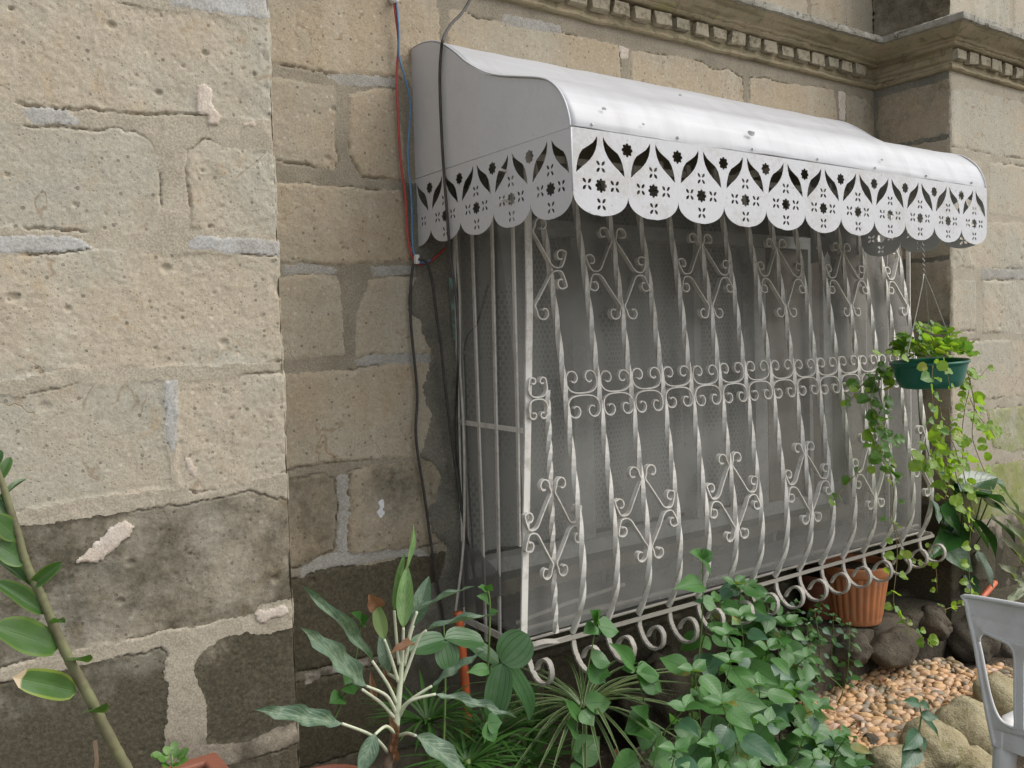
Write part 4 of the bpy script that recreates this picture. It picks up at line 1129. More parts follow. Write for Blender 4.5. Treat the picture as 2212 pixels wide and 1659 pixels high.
def mat_pebble(name, src):
    k = NT(name)
    r = k.n('ObjectInfo').outputs['Random'] if src == 'obj' else k.n('NewGeometry').outputs['Random Per Island']
    cr = k.n('ValToRGB', Fac=r)
    e = cr.color_ramp.elements
    e[0].position = 0; e[0].color = (.50, .29, .14, 1); e[1].position = 1; e[1].color = (.56, .40, .24, 1)
    for p, c in ((.2, (.58, .36, .17, 1)), (.38, (.46, .30, .165, 1)), (.52, (.52, .345, .20, 1)), (.66, (.54, .31, .16, 1)), (.78, (.30, .235, .155, 1)), (.87, (.20, .175, .125, 1)), (.93, (.55, .38, .29, 1))):
        el = e.new(p); el.color = c
    P = k.pos()
    col = k.mix(k.math('MULTIPLY', k.ramp(k.noise(70, 4, .6), .45, .68), .4), cr.outputs[0], rgb((.22, .14, .08)))
    X = k.n('SeparateXYZ', Vector=P).outputs[0]
    gr_ = k.ramp(k.math('ADD', k.noise(6, 4, .6), k.math('MULTIPLY', X, .10)), .80, .95)
    col = k.mix(k.math('MULTIPLY', gr_, .75), col, rgb((.13, .115, .065)))
    return k.done(k.principled(col, .55, k.bump(k.noise(160, 3), .2, .002), .4))
M['pebble'] = mat_pebble('orange_pebble', 'obj'); M['pebble_mass'] = mat_pebble('orange_pebble_mass', 'island')
def pebble_bm(seed, sub=2):
    bm = bmesh.new(); bmesh.ops.create_icosphere(bm, subdivisions=sub, radius=1); rr = random.Random(seed)
    co = np.array([v.co[:] for v in bm.verts]); d = fbm(co[:, 0]+seed*3.3, co[:, 1]+co[:, 2]*.8, 1.0, 2, seed)*.30
    for v, e in zip(bm.verts, d): v.co *= (1+e)
    return bm
pm = []
for s in range(6):
    bm = pebble_bm(s+1); m = bpy.data.meshes.new('pebble'); bm.to_mesh(m); bm.free(); m.materials.append(M['pebble'])
    m.polygons.foreach_set('use_smooth', [True]*len(m.polygons)); pm.append(m)
def inside(x, y, poly):
    c = False
    for i in range(len(poly)):
        ax, ay = poly[i]; bx, by = poly[i-1]
        if (ay > y) != (by > y) and x < (bx-ax)*(y-ay)/(by-ay)+ax: c = not c
    return c
from mathutils import Euler
spots = []
rp = random.Random(5)
bx0, bx1 = min(p[0] for p in bed), max(p[0] for p in bed); by0, by1 = min(p[1] for p in bed), max(p[1] for p in bed)
cell = {}
for _ in range(26000):
    x, y = rp.uniform(bx0, bx1), rp.uniform(by0, by1)
    if not inside(x, y, bed): continue
    gx_, gy_ = int(x/.04), int(y/.04)
    if any((x-a)**2+(y-b)**2 < .0265**2 for i in (-1, 0, 1) for j in (-1, 0, 1) for a, b in cell.get((gx_+i, gy_+j), ())): continue
    cell.setdefault((gx_, gy_), []).append((x, y)); spots.append((x, y))
small = []
for _ in range(9000):
    x, y = rp.uniform(bx0, bx1), rp.uniform(by0, by1)
    if not inside(x, y, bed): continue
    gx_, gy_ = int(x/.04), int(y/.04)
    if any((x-a)**2+(y-b)**2 < .0165**2 for i in (-1, 0, 1) for j in (-1, 0, 1) for a, b in cell.get((gx_+i, gy_+j), ())): continue
    if any((x-a)**2+(y-b)**2 < .011**2 for a, b in small[-250:]): continue
    small.append((x, y))
spots.sort(key=lambda p: p[0]**2+(p[1]+2.3)**2)
mass = bmesh.new()
for i, (x, y) in enumerate(spots):
    L = rp.uniform(.0125, .0215); sc = (L*rp.uniform(1.1, 1.6), L*rp.uniform(.75, 1.0), L*rp.uniform(.6, .85))
    a = rp.uniform(-.9, .5) if rp.random() < .75 else rp.uniform(0, 3.1)
    rot = (rp.uniform(-.3, .3), rp.uniform(-.3, .3), a)
    loc = Vector((x, y, BED_Z+rp.uniform(0, .006)))
    if i < 300:
        o = bpy.data.objects.new('pebble', rp.choice(pm)); C.objects.link(o); o.parent = bedt; o.location = loc-bedt.location; o.rotation_euler = rot; o.scale = sc
    else:
        b2 = pebble_bm(rp.randrange(1, 7)); from mathutils import Euler
        b2.transform(Matrix.LocRotScale(loc, Euler(rot), Vector(sc)))
        tmp = bpy.data.meshes.new('t'); b2.to_mesh(tmp); b2.free(); mass.from_mesh(tmp); bpy.data.meshes.remove(tmp)
for (x, y) in small:
    s_ = rp.uniform(.006, .0095)
    b2 = pebble_bm(rp.randrange(1, 7), 1); b2.transform(Matrix.LocRotScale(Vector((x, y, BED_Z+rp.uniform(0, .005))), Euler((rp.random(), rp.random(), rp.uniform(0, 3))), Vector((s_*1.3, s_, s_*.8))))
    tmp = bpy.data.meshes.new('t'); b2.to_mesh(tmp); b2.free(); mass.from_mesh(tmp); bpy.data.meshes.remove(tmp)
if len(mass.verts):
    m = bpy.data.meshes.new('pebble_mass'); mass.to_mesh(m); o = link('pebble_mass', m, bedt, M['pebble_mass'], True); tag(o, kind='stuff')
mass.free()
# the concrete edge where the bed turns towards the wall
mb = MB(); mb.tube(spline([atZ(px, py, BED_Z) for px, py in ((1770,1470),(1800,1458),(1830,1432),(1848,1405),(1868,1390),(1888,1394))], 6), .016, 8)
tag(mb.build('concrete_kerb', M['yard'], bedt, True))
# pebbly concrete stepping slab, bottom centre
slab = [(p.x, p.y) for p in (atZ(px, py, .20) for px, py in ((1345,1655),(1375,1615),(1440,1590),(1500,1595),(1540,1640),(1560,1720),(1300,1740)))]
k = NT('exposed_aggregate')
v = k.n('TexVoronoi', Vector=k.pos(), Scale=38.0)
vr = k.n('SeparateColor', Color=v.outputs['Color'])
col = k.mix(vr.outputs[0], rgb((.23, .19, .125)), rgb((.13, .11, .08)))
col = k.mix(k.ramp(v.outputs['Distance'], .32, .55), col, rgb((.10, .085, .055)))
M['aggregate'] = k.done(k.principled(col, .85, k.bump(k.ramp(v.outputs['Distance'], .6, .1), .9, .012), .3))
mb = MB(); n = len(slab)
mb.add([(x, y, .20) for x, y in slab]+[(x, y, .06) for x, y in slab], [tuple(range(n))[::-1]]+[(i, (i+1) % n, n+(i+1) % n, n+i) for i in range(n)])
s_ = mb.build('stepping_slab', M['aggregate'], None); tag(s_, 'brown pebbly concrete slab between the striped plant and the bush', 'slab')

# ------------------------------------------------------------------ pots
k = NT('terracotta')
P = k.pos()
col = k.mix(k.ramp(k.noise(11, 5, .6), .35, .68), rgb((.50, .19, .075)), rgb((.40, .16, .07)))
col = k.mix(k.math('MULTIPLY', k.ramp(k.noise(24, 5, .7), .55, .7), .5), col, rgb((.36, .25, .17)))
M['terra'] = k.done(k.principled(col, .65, k.bump(k.noise(90, 3), .15), .35))
k = NT('terracotta_old')
col = k.mix(k.ramp(k.noise(11, 5, .6), .35, .68), rgb((.33, .115, .06)), rgb((.22, .09, .05)))
M['terra_old'] = k.done(k.principled(col, .7, k.bump(k.noise(90, 3), .2), .3))
M['terra_red'] = mat_plain('terracotta_red', (.22, .078, .045), (.17, .065, .04), .6, 14)
M['green_plastic'] = mat_plain('green_plastic', (.008, .125, .085), (.006, .095, .065), .32, 9, .5, .05)
M['pot_soil'] = M['soil']
def lathe(prof, n=48, flute=0, amp=0.0, z0=0, z1=0):
    vs = []; fs = []
    for (r, z) in prof:
        for j in range(n):
            a = 2*math.pi*j/n; q = r
            if flute and z0 <= z <= z1: q = r*(1+amp*(abs(math.cos(a*flute/2))-.6))
            vs.append((q*math.cos(a), q*math.sin(a), z))
    for i in range(len(prof)-1):
        for j in range(n): fs.append((i*n+j, i*n+(j+1) % n, (i+1)*n+(j+1) % n, (i+1)*n+j))
    return vs, fs
def pot(name, label, loc, r, h, mat, flute=0, n=96):
    t = thing(name, label, 'flower pot', loc)
    L = Vector(loc)
    body = [(.001, 0), (r*.70, 0), (r*.72, .004), (r*.74, h*.10), (r*.75, h*.12), (r*.84, h*.5), (r*.92, h*.80), (r*.93, h*.82)]
    v_, f_ = lathe(body, n, flute, .05, h*.11, h*.81); link('body', mesh_of('body', [Vector(q)+L for q in v_], f_), t, mat, True)
    rim = [(r*.93, h*.815), (r*.97, h*.83), (r*1.0, h*.86), (r*1.01, h*.97), (r*1.0, h), (r*.94, h), (r*.92, h*.97), (r*.88, h*.82)]
    v_, f_ = lathe(rim, n); link('rim', mesh_of('rim', [Vector(q)+L for q in v_], f_), t, mat, True)
    v_, f_ = lathe([(r*.91, h*.88), (r*.5, h*.90), (.001, h*.905)], 32); link('soil', mesh_of('soil_fill', [Vector(q)+L for q in v_], f_), t, M['pot_soil'], True)
    return t
p = at(1848, 1338, -.22)
LEDGE = p.z
lg = thing('stone_ledge', 'low dark stone ledge along the wall that carries the terracotta pots', 'ledge', (3.15, -.17, .0))
x = 2.62; i_ = 0
while x < 3.60:
    w = .22+.07*((i_*.618) % 1)
    x1 = min(x+w, 3.62)
    bm = bmesh.new(); bmesh.ops.create_cube(bm, size=1); bmesh.ops.subdivide_edges(bm, edges=bm.edges[:], cuts=3, use_grid_fill=True)
    for v in bm.verts:
        q = v.co; s = Vector((q.x, q.y, q.z)); s = s*(1-.16*max(0, s.length-.62))
        n_ = float(fbm(np.array([q.x*2+i_*7.1]), np.array([q.y*2+q.z*1.7]), 1.3, 3, 5)[0])*.05
        v.co = Vector(((x+x1)/2+s.x*(x1-x-.008), -.165+s.y*(.33+n_), LEDGE*.5-.004+s.z*(LEDGE)*(1+n_*.2)))
    m = bpy.data.meshes.new('stone'); bm.to_mesh(m); bm.free(); link('stone', m, lg, M['rock_dark'], True)
    x = x1+.004; i_ += 1
pot('flower_pot', 'fluted orange terracotta pot standing behind the grille curls', (p.x, p.y, p.z), .135, .235, M['terra'], 26, 208)
p = at(1965, 1300, -.10); p.z = LEDGE
pot('flower_pot', 'dark red brown pot in shade beside the fluted pot', (p.x+.06, p.y, p.z), .16, .30, M['terra_old'])
p = at(1775, 1330, -.10); p.z = LEDGE
pot('flower_pot', 'reddish pot behind the small leafed shrub', (p.x, p.y, p.z), .10, .18, M['terra_red'])
# square planter trough at the bottom of the picture
tr_ = thing('planter_trough', 'red terracotta planter trough with thick square rim under the stalk plant', 'planter', (.35, -.78, .1))
c0 = at(300, 1662, -.70); c1 = at(458, 1650, -.66)
zt = at(400, 1647, -.66).z
mb = MB(); x0, x1, y0, y1 = .20, c1.x, -1.02, -.66
for a, b in (((x0, y0, .1), (x1, y0+.02, zt-.03)), ((x0, y1-.02, .1), (x1, y1, zt-.03)), ((x0, y0+.02, .1), (x0+.02, y1-.02, zt-.03)), ((x1-.02, y0+.02, .1), (x1, y1-.02, zt-.03))): mb.box(a, b)
mb.build('body', M['terra_red'], tr_)
bm = bmesh.new()
rim_out = [(x0-.012, y0-.012), (x1+.012, y0-.012), (x1+.012, y1+.012), (x0-.012, y1+.012)]; rim_in = [(x0+.02, y0+.02), (x1-.02, y0+.02), (x1-.02, y1-.02), (x0+.02, y1-.02)]
mb = MB()
mb.add([(x, y, zt) for x, y in rim_out]+[(x, y, zt) for x, y in rim_in]+[(x, y, zt-.03) for x, y in rim_out]+[(x, y, zt-.03) for x, y in rim_in],
       [(i, (i+1) % 4, 4+(i+1) % 4, 4+i) for i in range(4)]+[(8+i, 12+i, 12+(i+1) % 4, 8+(i+1) % 4) for i in range(4)]+[(i, 8+i, 8+(i+1) % 4, (i+1) % 4) for i in range(4)]+[(4+i, 4+(i+1) % 4, 12+(i+1) % 4, 12+i) for i in range(4)])
r_o = mb.build('rim', M['terra_red'], tr_); bv = r_o.modifiers.new('soften', 'BEVEL'); bv.width = .006; bv.segments = 3
bm.free()
mb = MB(); mb.box((x0+.021, y0+.021, zt-.12), (x1-.021, y1-.021, zt-.035)); mb.build('soil', M['soil'], tr_)
TROUGH_Z = zt-.035
# rim of a terracotta saucer low between the plants
p = at(705, 1712, -.42)
v_, f_ = lathe([(.001, 0), (.075, 0), (.10, .09), (.108, .095), (.108, .115), (.098, .115), (.09, .09), (.001, .085)], 40)
o = link('flower_pot', mesh_of('flower_pot', [Vector(q)+p+Vector((0, 0, -.10)) for q in v_], f_), None, M['terra_red'], True); tag(o, 'low terracotta pot half out of view beside the near buttress', 'flower pot')
# orange tube lying in the dark by the far buttress
mb = MB(); mb.tube([at(2092, 1326, -.35), at(2150, 1258, -.35)], .012, 10); tag(mb.build('orange_tube', M['orange'], None, True), 'short orange tube leaning in the shade behind the chair back', 'tube')

# ------------------------------------------------------------------ leaves
def ovate(t): return (max(0, math.sin(math.pi*min(1, t**.62)))**.85)*(1-.18*t)
def lance(t): return max(0, math.sin(math.pi*t**.85))**.8
def ellip(t): return math.sqrt(max(0, 1-(2*t-1)**2))
def strapf(t): return min(1, t*9+.35)*min(1, (1-t)*3.2)**.8
def acumin(t):                          # broad heart shape with a drawn-out point
    return float(np.interp(t, [0, .04, .12, .24, .38, .5, .62, .74, .84, .92, .97, 1], [0, .34, .74, .96, 1, .93, .77, .54, .31, .13, .045, 0]))
def leaf_mesh(name, fn, mat, nl=9, nw=4, fold=.25, droop=.15, wave=0.0, wn=3.0, twist=0.0, seed=0, asp=.62):
    vs = []; fs = []; uv = []
    mx = max(fn(i/60) for i in range(61))
    for i in range(nl+1):
        t = i/nl; hw = .5*fn(t)/mx if 0 < i < nl else (.012 if i == 0 else .004)
        zc = -droop*t*t
        ta = twist*t
        for j in range(nw+1):
            s = -1+2*j/nw
            x = s*hw; z = fold*abs(s)*hw*asp+wave*math.sin(wn*2*math.pi*t+seed+(1.3 if s > 0 else 0))*abs(s)**1.5*min(1, hw*4)
            vs.append((x*math.cos(ta)-z*math.sin(ta), t, zc+x*math.sin(ta)+z*math.cos(ta))); uv.append((.5+.5*s, t))
    for i in range(nl):
        for j in range(nw): fs.append((i*(nw+1)+j, i*(nw+1)+j+1, (i+1)*(nw+1)+j+1, (i+1)*(nw+1)+j))
    m = mesh_of(name, vs, fs)
    ul = m.uv_layers.new(name='UVMap')
    for lp in m.loops: ul.data[lp.index].uv = uv[lp.vertex_index]
    m.polygons.foreach_set('use_smooth', [True]*len(m.polygons))
    m.materials.append(mat)
    return m
CAMV = Vector(CAM)
def place(mesh, parent, base, tip, width, face=None, roll=0.0, name='leaf', zs=None):
    """put a unit leaf so that it runs base -> tip with its upper side turned to face"""
    base = Vector(base); tip = Vector(tip)
    d = tip-base; L = d.length; d.normalize()
    f = Vector(face) if face is not None else (CAMV-base).normalized()
    n = f-d*f.dot(d)
    n = n.normalized() if n.length > 1e-4 else d.orthogonal().normalized()
    if roll: n = (Matrix.Rotation(roll, 3, d) @ n)
    x = d.cross(n).normalized()
    o = bpy.data.objects.new(name, mesh); C.objects.link(o); o.parent = parent
    s = zs if zs is not None else L
    b = base-(parent.location if parent else Vector())
    mw = Matrix(((x.x*width, d.x*L, n.x*s, b.x), (x.y*width, d.y*L, n.y*s, b.y), (x.z*width, d.z*L, n.z*s, b.z), (0, 0, 0, 1)))
    o.matrix_basis = mw
    return o
def stem(parent, pts, r, mat, name='stem', n=6, smooth=True):
    mb = MB(); p = spline(pts, 5) if len(pts) > 2 else [Vector(q) for q in pts]
    if isinstance(r, tuple): r = [r[0]+(r[1]-r[0])*i/(len(p)-1) for i in range(len(p))]
    mb.tube(p, r, n); return mb.build(name, mat, parent, True)

M['zz'] = mat_leaf('dark_glossy_leaf', (.030, .085, .020), (.060, .130, .028), 'none', (.10, .18, .06), .5, .36, (.26, .34, .05), .22)
M['zz_spot'] = mat_leaf('withered_tip_leaf', (.040, .10, .022), (.06, .13, .028), 'none', (.12, .2, .07), .4, .4, (.30, .36, .05), .5, .25, (.48, .38, .25), 1.0)
M['agl'] = mat_leaf('silver_mottled_leaf', (.065, .125, .072), (.10, .16, .10), 'feather', (.24, .31, .205), .24, .45, None, 0, .22, mottle=.45)
M['agl_young'] = mat_leaf('young_mottled_leaf', (.105, .22, .06), (.145, .265, .085), 'feather', (.31, .41, .19), .32, .42, None, 0, .25, mottle=.3)
M['agl_plain'] = mat_leaf('plain_green_leaf', (.12, .19, .045), (.14, .20, .05), 'pinnate', (.22, .30, .10), .5, .45, None, 0, .25)
M['agl_dry'] = mat_leaf('dry_leaf', (.22, .10, .05), (.15, .075, .04), 'pinnate', (.3, .2, .1), .4, .8)
M['mel'] = mat_leaf('ribbed_leaf', (.040, .108, .033), (.062, .145, .05), 'parallel', (.022, .06, .018), .45, .40, None, 0, .25)
M['bush'] = mat_leaf('bush_leaf', (.048, .152, .030), (.095, .220, .058), 'pinnate', (.028, .085, .022), .5, .40, None, 0, .28, old=.8)
M['bush_dark'] = mat_leaf('bush_leaf_dark', (.042, .115, .05), (.066, .15, .08), 'pinnate', (.03, .075, .035), .5, .36, None, 0, .2, old=.8)
M['round'] = mat_leaf('lime_round_leaf', (.155, .275, .028), (.24, .36, .042), 'none', (.3, .4, .1), .3, .45, None, 0, .42, old=.6)
M['round_dark'] = mat_leaf('green_round_leaf', (.07, .17, .03), (.12, .24, .04), 'none', (.2, .3, .1), .3, .45, None, 0, .35, old=.6)
M['phil'] = mat_leaf('dark_shiny_leaf', (.018, .065, .018), (.04, .12, .025), 'pinnate', (.05, .12, .04), .4, .18, None, 0, .22)
M['strip'] = mat_leaf('striped_leaf', (.055, .115, .03), (.075, .145, .04), 'none', (.12, .2, .07), .3, .45, (.45, .45, .27), .9, .25)
M['grass'] = mat_leaf('narrow_leaf', (.035, .10, .02), (.065, .16, .03), 'none', (.1, .2, .05), .3, .42, None, 0, .3)
M['pale'] = mat_leaf('pale_leaf', (.20, .21, .13), (.15, .19, .09), 'pinnate', (.35, .36, .25), .4, .45, None, 0, .25)
M['stem_green'] = mat_plain('green_stem', (.12, .19, .045), (.09, .15, .04), .6, 30)
M['stem_olive'] = mat_plain('olive_stalk', (.155, .16, .075), (.11, .10, .055), .6, 22)
M['petiole'] = mat_plain('pale_petiole', (.52, .54, .40), (.44, .48, .33), .5, 30)
M['stem_brown'] = mat_plain('brown_stem', (.17, .12, .075), (.11, .08, .05), .8, 30)
M['stem_red'] = mat_plain('russet_stem', (.20, .14, .06), (.15, .13, .05), .7, 30)

# ---- tall stalk plant at the edge
zz = thing('potted_stalk_plant', 'tall fleshy stalk with oval green leaves rising from the terracotta trough', 'plant', (.33, -.80, TROUGH_Z))
zY = -.82
S = [(300,1720),(272,1659),(235,1590),(195,1510),(165,1455),(140,1405),(115,1350),(90,1290),(68,1245),(52,1205),(38,1150),(25,1110),(10,1060),(-8,1010),(-25,950)]
root = Vector((at(310, 1700, zY).x+.03, zY, TROUGH_Z-.02))
sp_ = spline([root]+[at(px, py, zY) for px, py in S], 8)
rs_ = []
for i, q in enumerate(sp_):
    t = i/(len(sp_)-1); rs_.append((.0098-.0058*t)*(1+.10*max(0, math.cos(i*.785))**6+.04*math.sin(i*2.3)))
mb = MB(); mb.tube(sp_, rs_, 12); mb.build('stem', M['stem_olive'], zz, True)
lz = [leaf_mesh('leaf', ellip, M['zz'], 10, 6, f, d, .02, 1.5, 0, s) for s, (f, d) in enumerate(((.25, .08), (.4, .14), (.15, .04)))]
# base, tip (picture), width m, depth of the tip relative to the stalk
def zl(b, t, w, dy, face=None, m=0): place(lz[m], zz, at(*b, zY), at(*t, zY+dy), w*(1.15 if b[1] < 1262 else .82), face)
def zp(b, t, wpx, dy, face=None, m=0): place(lz[m], zz, at(*b, zY), at(*t, zY+dy), wpx*.00084, face)
zp((124,1402), (-8,1350), 62, -.03, (-.2, -.75, .65))
lz.append(leaf_mesh('leaf', ellip, M['zz_spot'], 10, 6, .25, .08, .02, 1.5, 0, 3))
zp((165,1495), (36,1462), 50, -.04, (-.1, -.9, .5), 3)
zp((93,1327), (-4,1252), 34, -.01, (.1, -.8, .6), 1)
zp((66,1266), (-8,1200), 28, .02, (.3, -.5, .8), 1)
zp((68,1268), (128,1217), 25, -.03, (-.75, -.3, -.3), 1)
zp((55,1216), (-10,1172), 42, -.01, (.1, -.85, .4))
zp((38,1162), (-14,1116), 40, -.02, (-.1, -.8, .6), 2)
zp((22,1118), (-20,1070), 36, .01, (.2, -.8, .3))
zp((2,1080), (54,1027), 15, .02, (-.6, -.4, .5), 1)
zp((-4,1040), (23,986), 19, .01, (-.3, -.9, .1), 2)
zp((-14,1010), (3,972), 16, .0)
zp((-10,1060), (-50,1010), 40, .0)
zp((108,1349), (140,1335), 13, -.05, (.1, .15, 1), 1)
zp((148,1420), (193,1424), 36, -.045, (.1, -.8, -.55), 1)
zp((182,1535), (229,1529), 36, -.045, (.1, -.8, -.55), 1)
# withered tag by the stalk
mb = MB(); mb.strap([at(205, 1600, zY-.01), at(209, 1640, zY-.01), at(206, 1690, zY-.01)], (1, 0, 0), .006, .001); mb.build('withered_leaf', M['stem_brown'], zz)

# ---- mottled plant
az = -.62
AG = lambda x, y, dy=0: at(633.7+x*.3402, 1094.5+y*.3402, az+dy)
ag = thing('mottled_leaf_plant', 'tall plant with silver mottled green leaves on whitish stalks in the garden bed', 'plant', (.86, az, .12))
gb = Vector((AG(600, 1700).x-.015, az, .12))
stem(ag, [gb, gb.lerp(AG(600, 1700), .5)+Vector((.008, 0, 0)), AG(595, 1720), AG(620, 1580), AG(640, 1470), AG(652, 1380)], (.012, .0085), M['stem_brown'], 'trunk', 10)
stem(ag, [AG(650, 1395), AG(660, 1300), AG(672, 1180), AG(685, 1040), AG(690, 900)], (.0088, .0042), M['petiole'], 'stem', 8)
def agm(mat, f, d, w, wn, s): return leaf_mesh('leaf', lance, M[mat], 14, 6, f*1.6, d, w*.62, wn, 0, s, .3)
la = [agm('agl', .3, .10, .055, 2.2, 0), agm('agl', .22, .05, .07, 3.1, 2), agm('agl', .4, .16, .04, 1.6, 4)]
ly = agm('agl_young', .3, .04, .03, 1.5, 1); lp_ = agm('agl_plain', .2, .04, .02, 1, 2); ld = agm('agl_dry', .6, .2, .1, 2, 3)
PX2M = .3402/1917.27*1.9
def al(pet, base, tip, wpx, mesh, dy0=0, dy1=0, face=None, pr=(.0042, .0030)):
    pts = [AG(x, y, dy0*i/max(1, len(pet))) for i, (x, y) in enumerate(pet)]+[AG(*base, dy0)]
    stem(ag, pts, pr, M['petiole'], 'petiole', 7)
    place(mesh, ag, AG(*base, dy0), AG(*tip, dy1), wpx*PX2M*.80, face)
al([(655,1250),(600,1130)], (500,980), (105,498), 105, la[0], -.02, -.05, (-.1, -.7, .6))
al([(650,1310),(590,1200)], (465,1140), (70,765), 165, la[1], -.05, -.08, (0, -.8, .55))
al([(600,1560),(500,1455)], (310,1378), (-225,1280), 135, la[1], -.08, -.10, (0, -.75, .6))
al([(665,1110),(620,960)], (577,842), (520,600), 112, lp_, .0, .03)
place(ld, ag, AG(545, 655, .03), AG(490, 575, .01), 105*PX2M, None)
al([(655,1090)], (600,1060), (560,770), 120, la[2], .05, .07)
al([(672,1000),(655,840)], (640,660), (705,285), 66, ly, .01, .02, (-.55, -.6, .2))
al([(690,1000),(697,880)], (698,768), (722,368), 135, ly, -.015, -.0)
place(ly, ag, AG(712, 400, .0), AG(772, 108, .0), 62*PX2M, (.5, -.7, .2))
al([(705,1010),(735,850)], (762,755), (862,440), 145, la[2], -.005, .0)
al([(718,960),(740,800)], (785,665), (1135,472), 32, la[0], -.02, -.06, (-.2, .1, 1))
al([(690,1120),(760,930),(800,830)], (845,785), (1295,648), 52, la[0], -.03, -.08, (0, -.25, .9))
al([(675,1290),(760,1215)], (880,1138), (1215,905), 72, la[1], -.04, -.09, (0, -.5, .8))
al([(672,1330),(740,1235)], (905,1190), (1430,1325), 92, la[1], -.06, -.12, (0, -.55, .8))
al([(655,1460),(720,1440)], (778,1455), (1130,1690), 190, la[0], -.10, -.14, (.2, -.75, .6))
al([(650,1450),(590,1395)], (520,1445), (420,1700), 135, la[2], -.09, -.12, (-.2, -.85, .4))
al([(640,1340),(560,1250)], (435,1160), (330,1010), 40, la[2], -.02, -.02, (-.6, -.4, .3))
place(ld, ag, AG(770, 868, -.03), AG(630, 905, -.05), 66*PX2M, (0, -.4, .8))
place(agm('agl_dry', .5, .1, .05, 2, 5), ag, AG(520, 1240, .0), AG(490, 1060, .0), 45*PX2M)
place(agm('agl_dry', .5, .1, .05, 2, 6), ag, AG(650, 1180, .0), AG(560, 1010, .02), 26*PX2M, (-.6, -.5, .2))
for _ in range(5): place(ld, ag, AG(648+rnd.uniform(-12, 12), 1440+_*45, -.012), AG(640+rnd.uniform(-26, 26), 1340+_*45, -.016), 40*PX2M)

# ---- ribbed-leaf shrub beside it
my = -.42
MG = lambda x, y, dy=0: at(x, y, my+dy)
ml = thing('ribbed_leaf_plant', 'young shrub with broad dark green leaves ribbed lengthwise beside the orange pipe', 'plant', (1.23, my, .25))
lm = [leaf_mesh('leaf', ellip, M['mel'], 12, 8, f, d, .02, 1.2, 0, s) for s, (f, d) in enumerate(((.28, .12), (.18, .2), (.35, .08)))]
b0 = Vector((MG(1050, 1660).x, my, .25))
stem(ml, [b0, MG(1052, 1640), MG(1050, 1560), MG(1052, 1480), MG(1056, 1400), MG(1058, 1300), MG(1050, 1268)], (.0045, .0022), M['stem_green'])
stem(ml, [MG(955, 1700), MG(960, 1560), MG(962, 1430), MG(958, 1345)], (.004, .002), M['stem_green'])
def mll(b, t, w, m=0, dy0=0, dy1=0, face=None): place(lm[m], ml, MG(*b, dy0), MG(*t, dy1), w, face)
mll((1083,1430), (1142,1372), .098, 0, -.03, -.06, (.1, -.75, .55))
mll((1085,1432), (1068,1560), .072, 1, -.03, -.06, (-.3, -.85, .3))
mll((1090,1436), (1155,1552), .074, 2, -.02, -.04, (.45, -.8, .2))
mll((1078,1432), (1020,1385), .055, 1, .02, .03, (0, -.5, .7))
mll((962,1382), (885,1400), .062, 0, -.01, -.04, (-.1, -.6, .75))
mll((960,1380), (1050,1380), .070, 0, -.01, -.03, (.1, -.5, .8))
mll((958,1385), (975,1445), .066, 1, -.02, -.05, (-.1, -.9, .2))
mll((1075,1440), (1062,1540), .05, 1, .04, .06)
lb = [leaf_mesh('leaf', acumin, M['bush'], 10, 4, f, d, .03, 1.3, 0, s) for s, (f, d) in enumerate(((.22, .10), (.30, .20), (.15, .02), (.35, .14)))]
lbd = [leaf_mesh('leaf', acumin, M['bush_dark'], 10, 4, f, d, .03, 1.3, 0, s) for s, (f, d) in enumerate(((.22, .10), (.30, .20)))]
for b, t, w in (((1056,1445), (1012,1450), .036), ((1058,1450), (1090,1440), .03), ((1062,1440), (1088,1475), .040), ((1055,1300), (1035,1285), .03), ((1052,1275), (1062,1262), .024), ((1050,1275), (1038,1265), .022), ((1056,1325), (1075,1318), .02)):
    place(rnd.choice(lb), ml, MG(*b, -.01), MG(*t, -.03), w, (0, -.7, .6))
for (b, t) in (((1050,1560), (1072,1605)), ((1052,1562), (1085,1560))): place(lb[0], ml, MG(*b, -.04), MG(*t, -.06), .055, (0, -.8, .5))

# ---- slender sprigs in front of the grille
def sprig(label, pts, Y, leaves, r=(.0028, .0014), mats=None, group=None):
    t = thing('weed_sprig', label, 'plant', tuple(at(*pts[0], Y)), group)
    stem(t, [at(*q, Y) for q in pts], r, M['stem_green'])
    for (b, tp, w) in leaves:
        place(rnd.choice(mats or lb), t, at(*b, Y), at(*tp, Y+rnd.uniform(-.045, .0)), w, (rnd.uniform(-.3, .3), -.75, rnd.uniform(.35, .8)))
    return t
sprig('slim upright weed with heart shaped leaves rising before the lowest grille curls', [(1235,1640),(1248,1560),(1262,1480),(1275,1420),(1285,1365),(1290,1335)], -.55,
      [((1290,1345),(1280,1318),.045), ((1290,1345),(1298,1315),.040), ((1288,1352),(1262,1366),.042), ((1292,1352),(1340,1362),.062), ((1287,1356),(1296,1372),.034), ((1276,1420),(1320,1432),.062), ((1270,1440),(1312,1475),.064), ((1290,1455),(1318,1458),.05),
       ((1250,1555),(1225,1510),.04), ((1255,1535),(1285,1568),.055), ((1262,1520),(1325,1515),.062), ((1250,1585),(1222,1560),.05), ((1240,1640),(1300,1590),.085), ((1235,1650),(1262,1668),.06)])
sprig('leggy weed with folded pointed leaves between the curls and the bush', [(1420,1660),(1408,1600),(1395,1530),(1380,1470),(1370,1440)], -.60,
      [((1368,1440),(1335,1390),.052), ((1370,1442),(1345,1445),.03), ((1370,1442),(1392,1430),.032), ((1375,1452),(1430,1455),.062), ((1378,1460),(1440,1490),.075), ((1400,1560),(1375,1525),.05), ((1402,1560),(1392,1620),.085), ((1398,1550),(1355,1580),.075), ((1410,1610),(1450,1640),.06)])
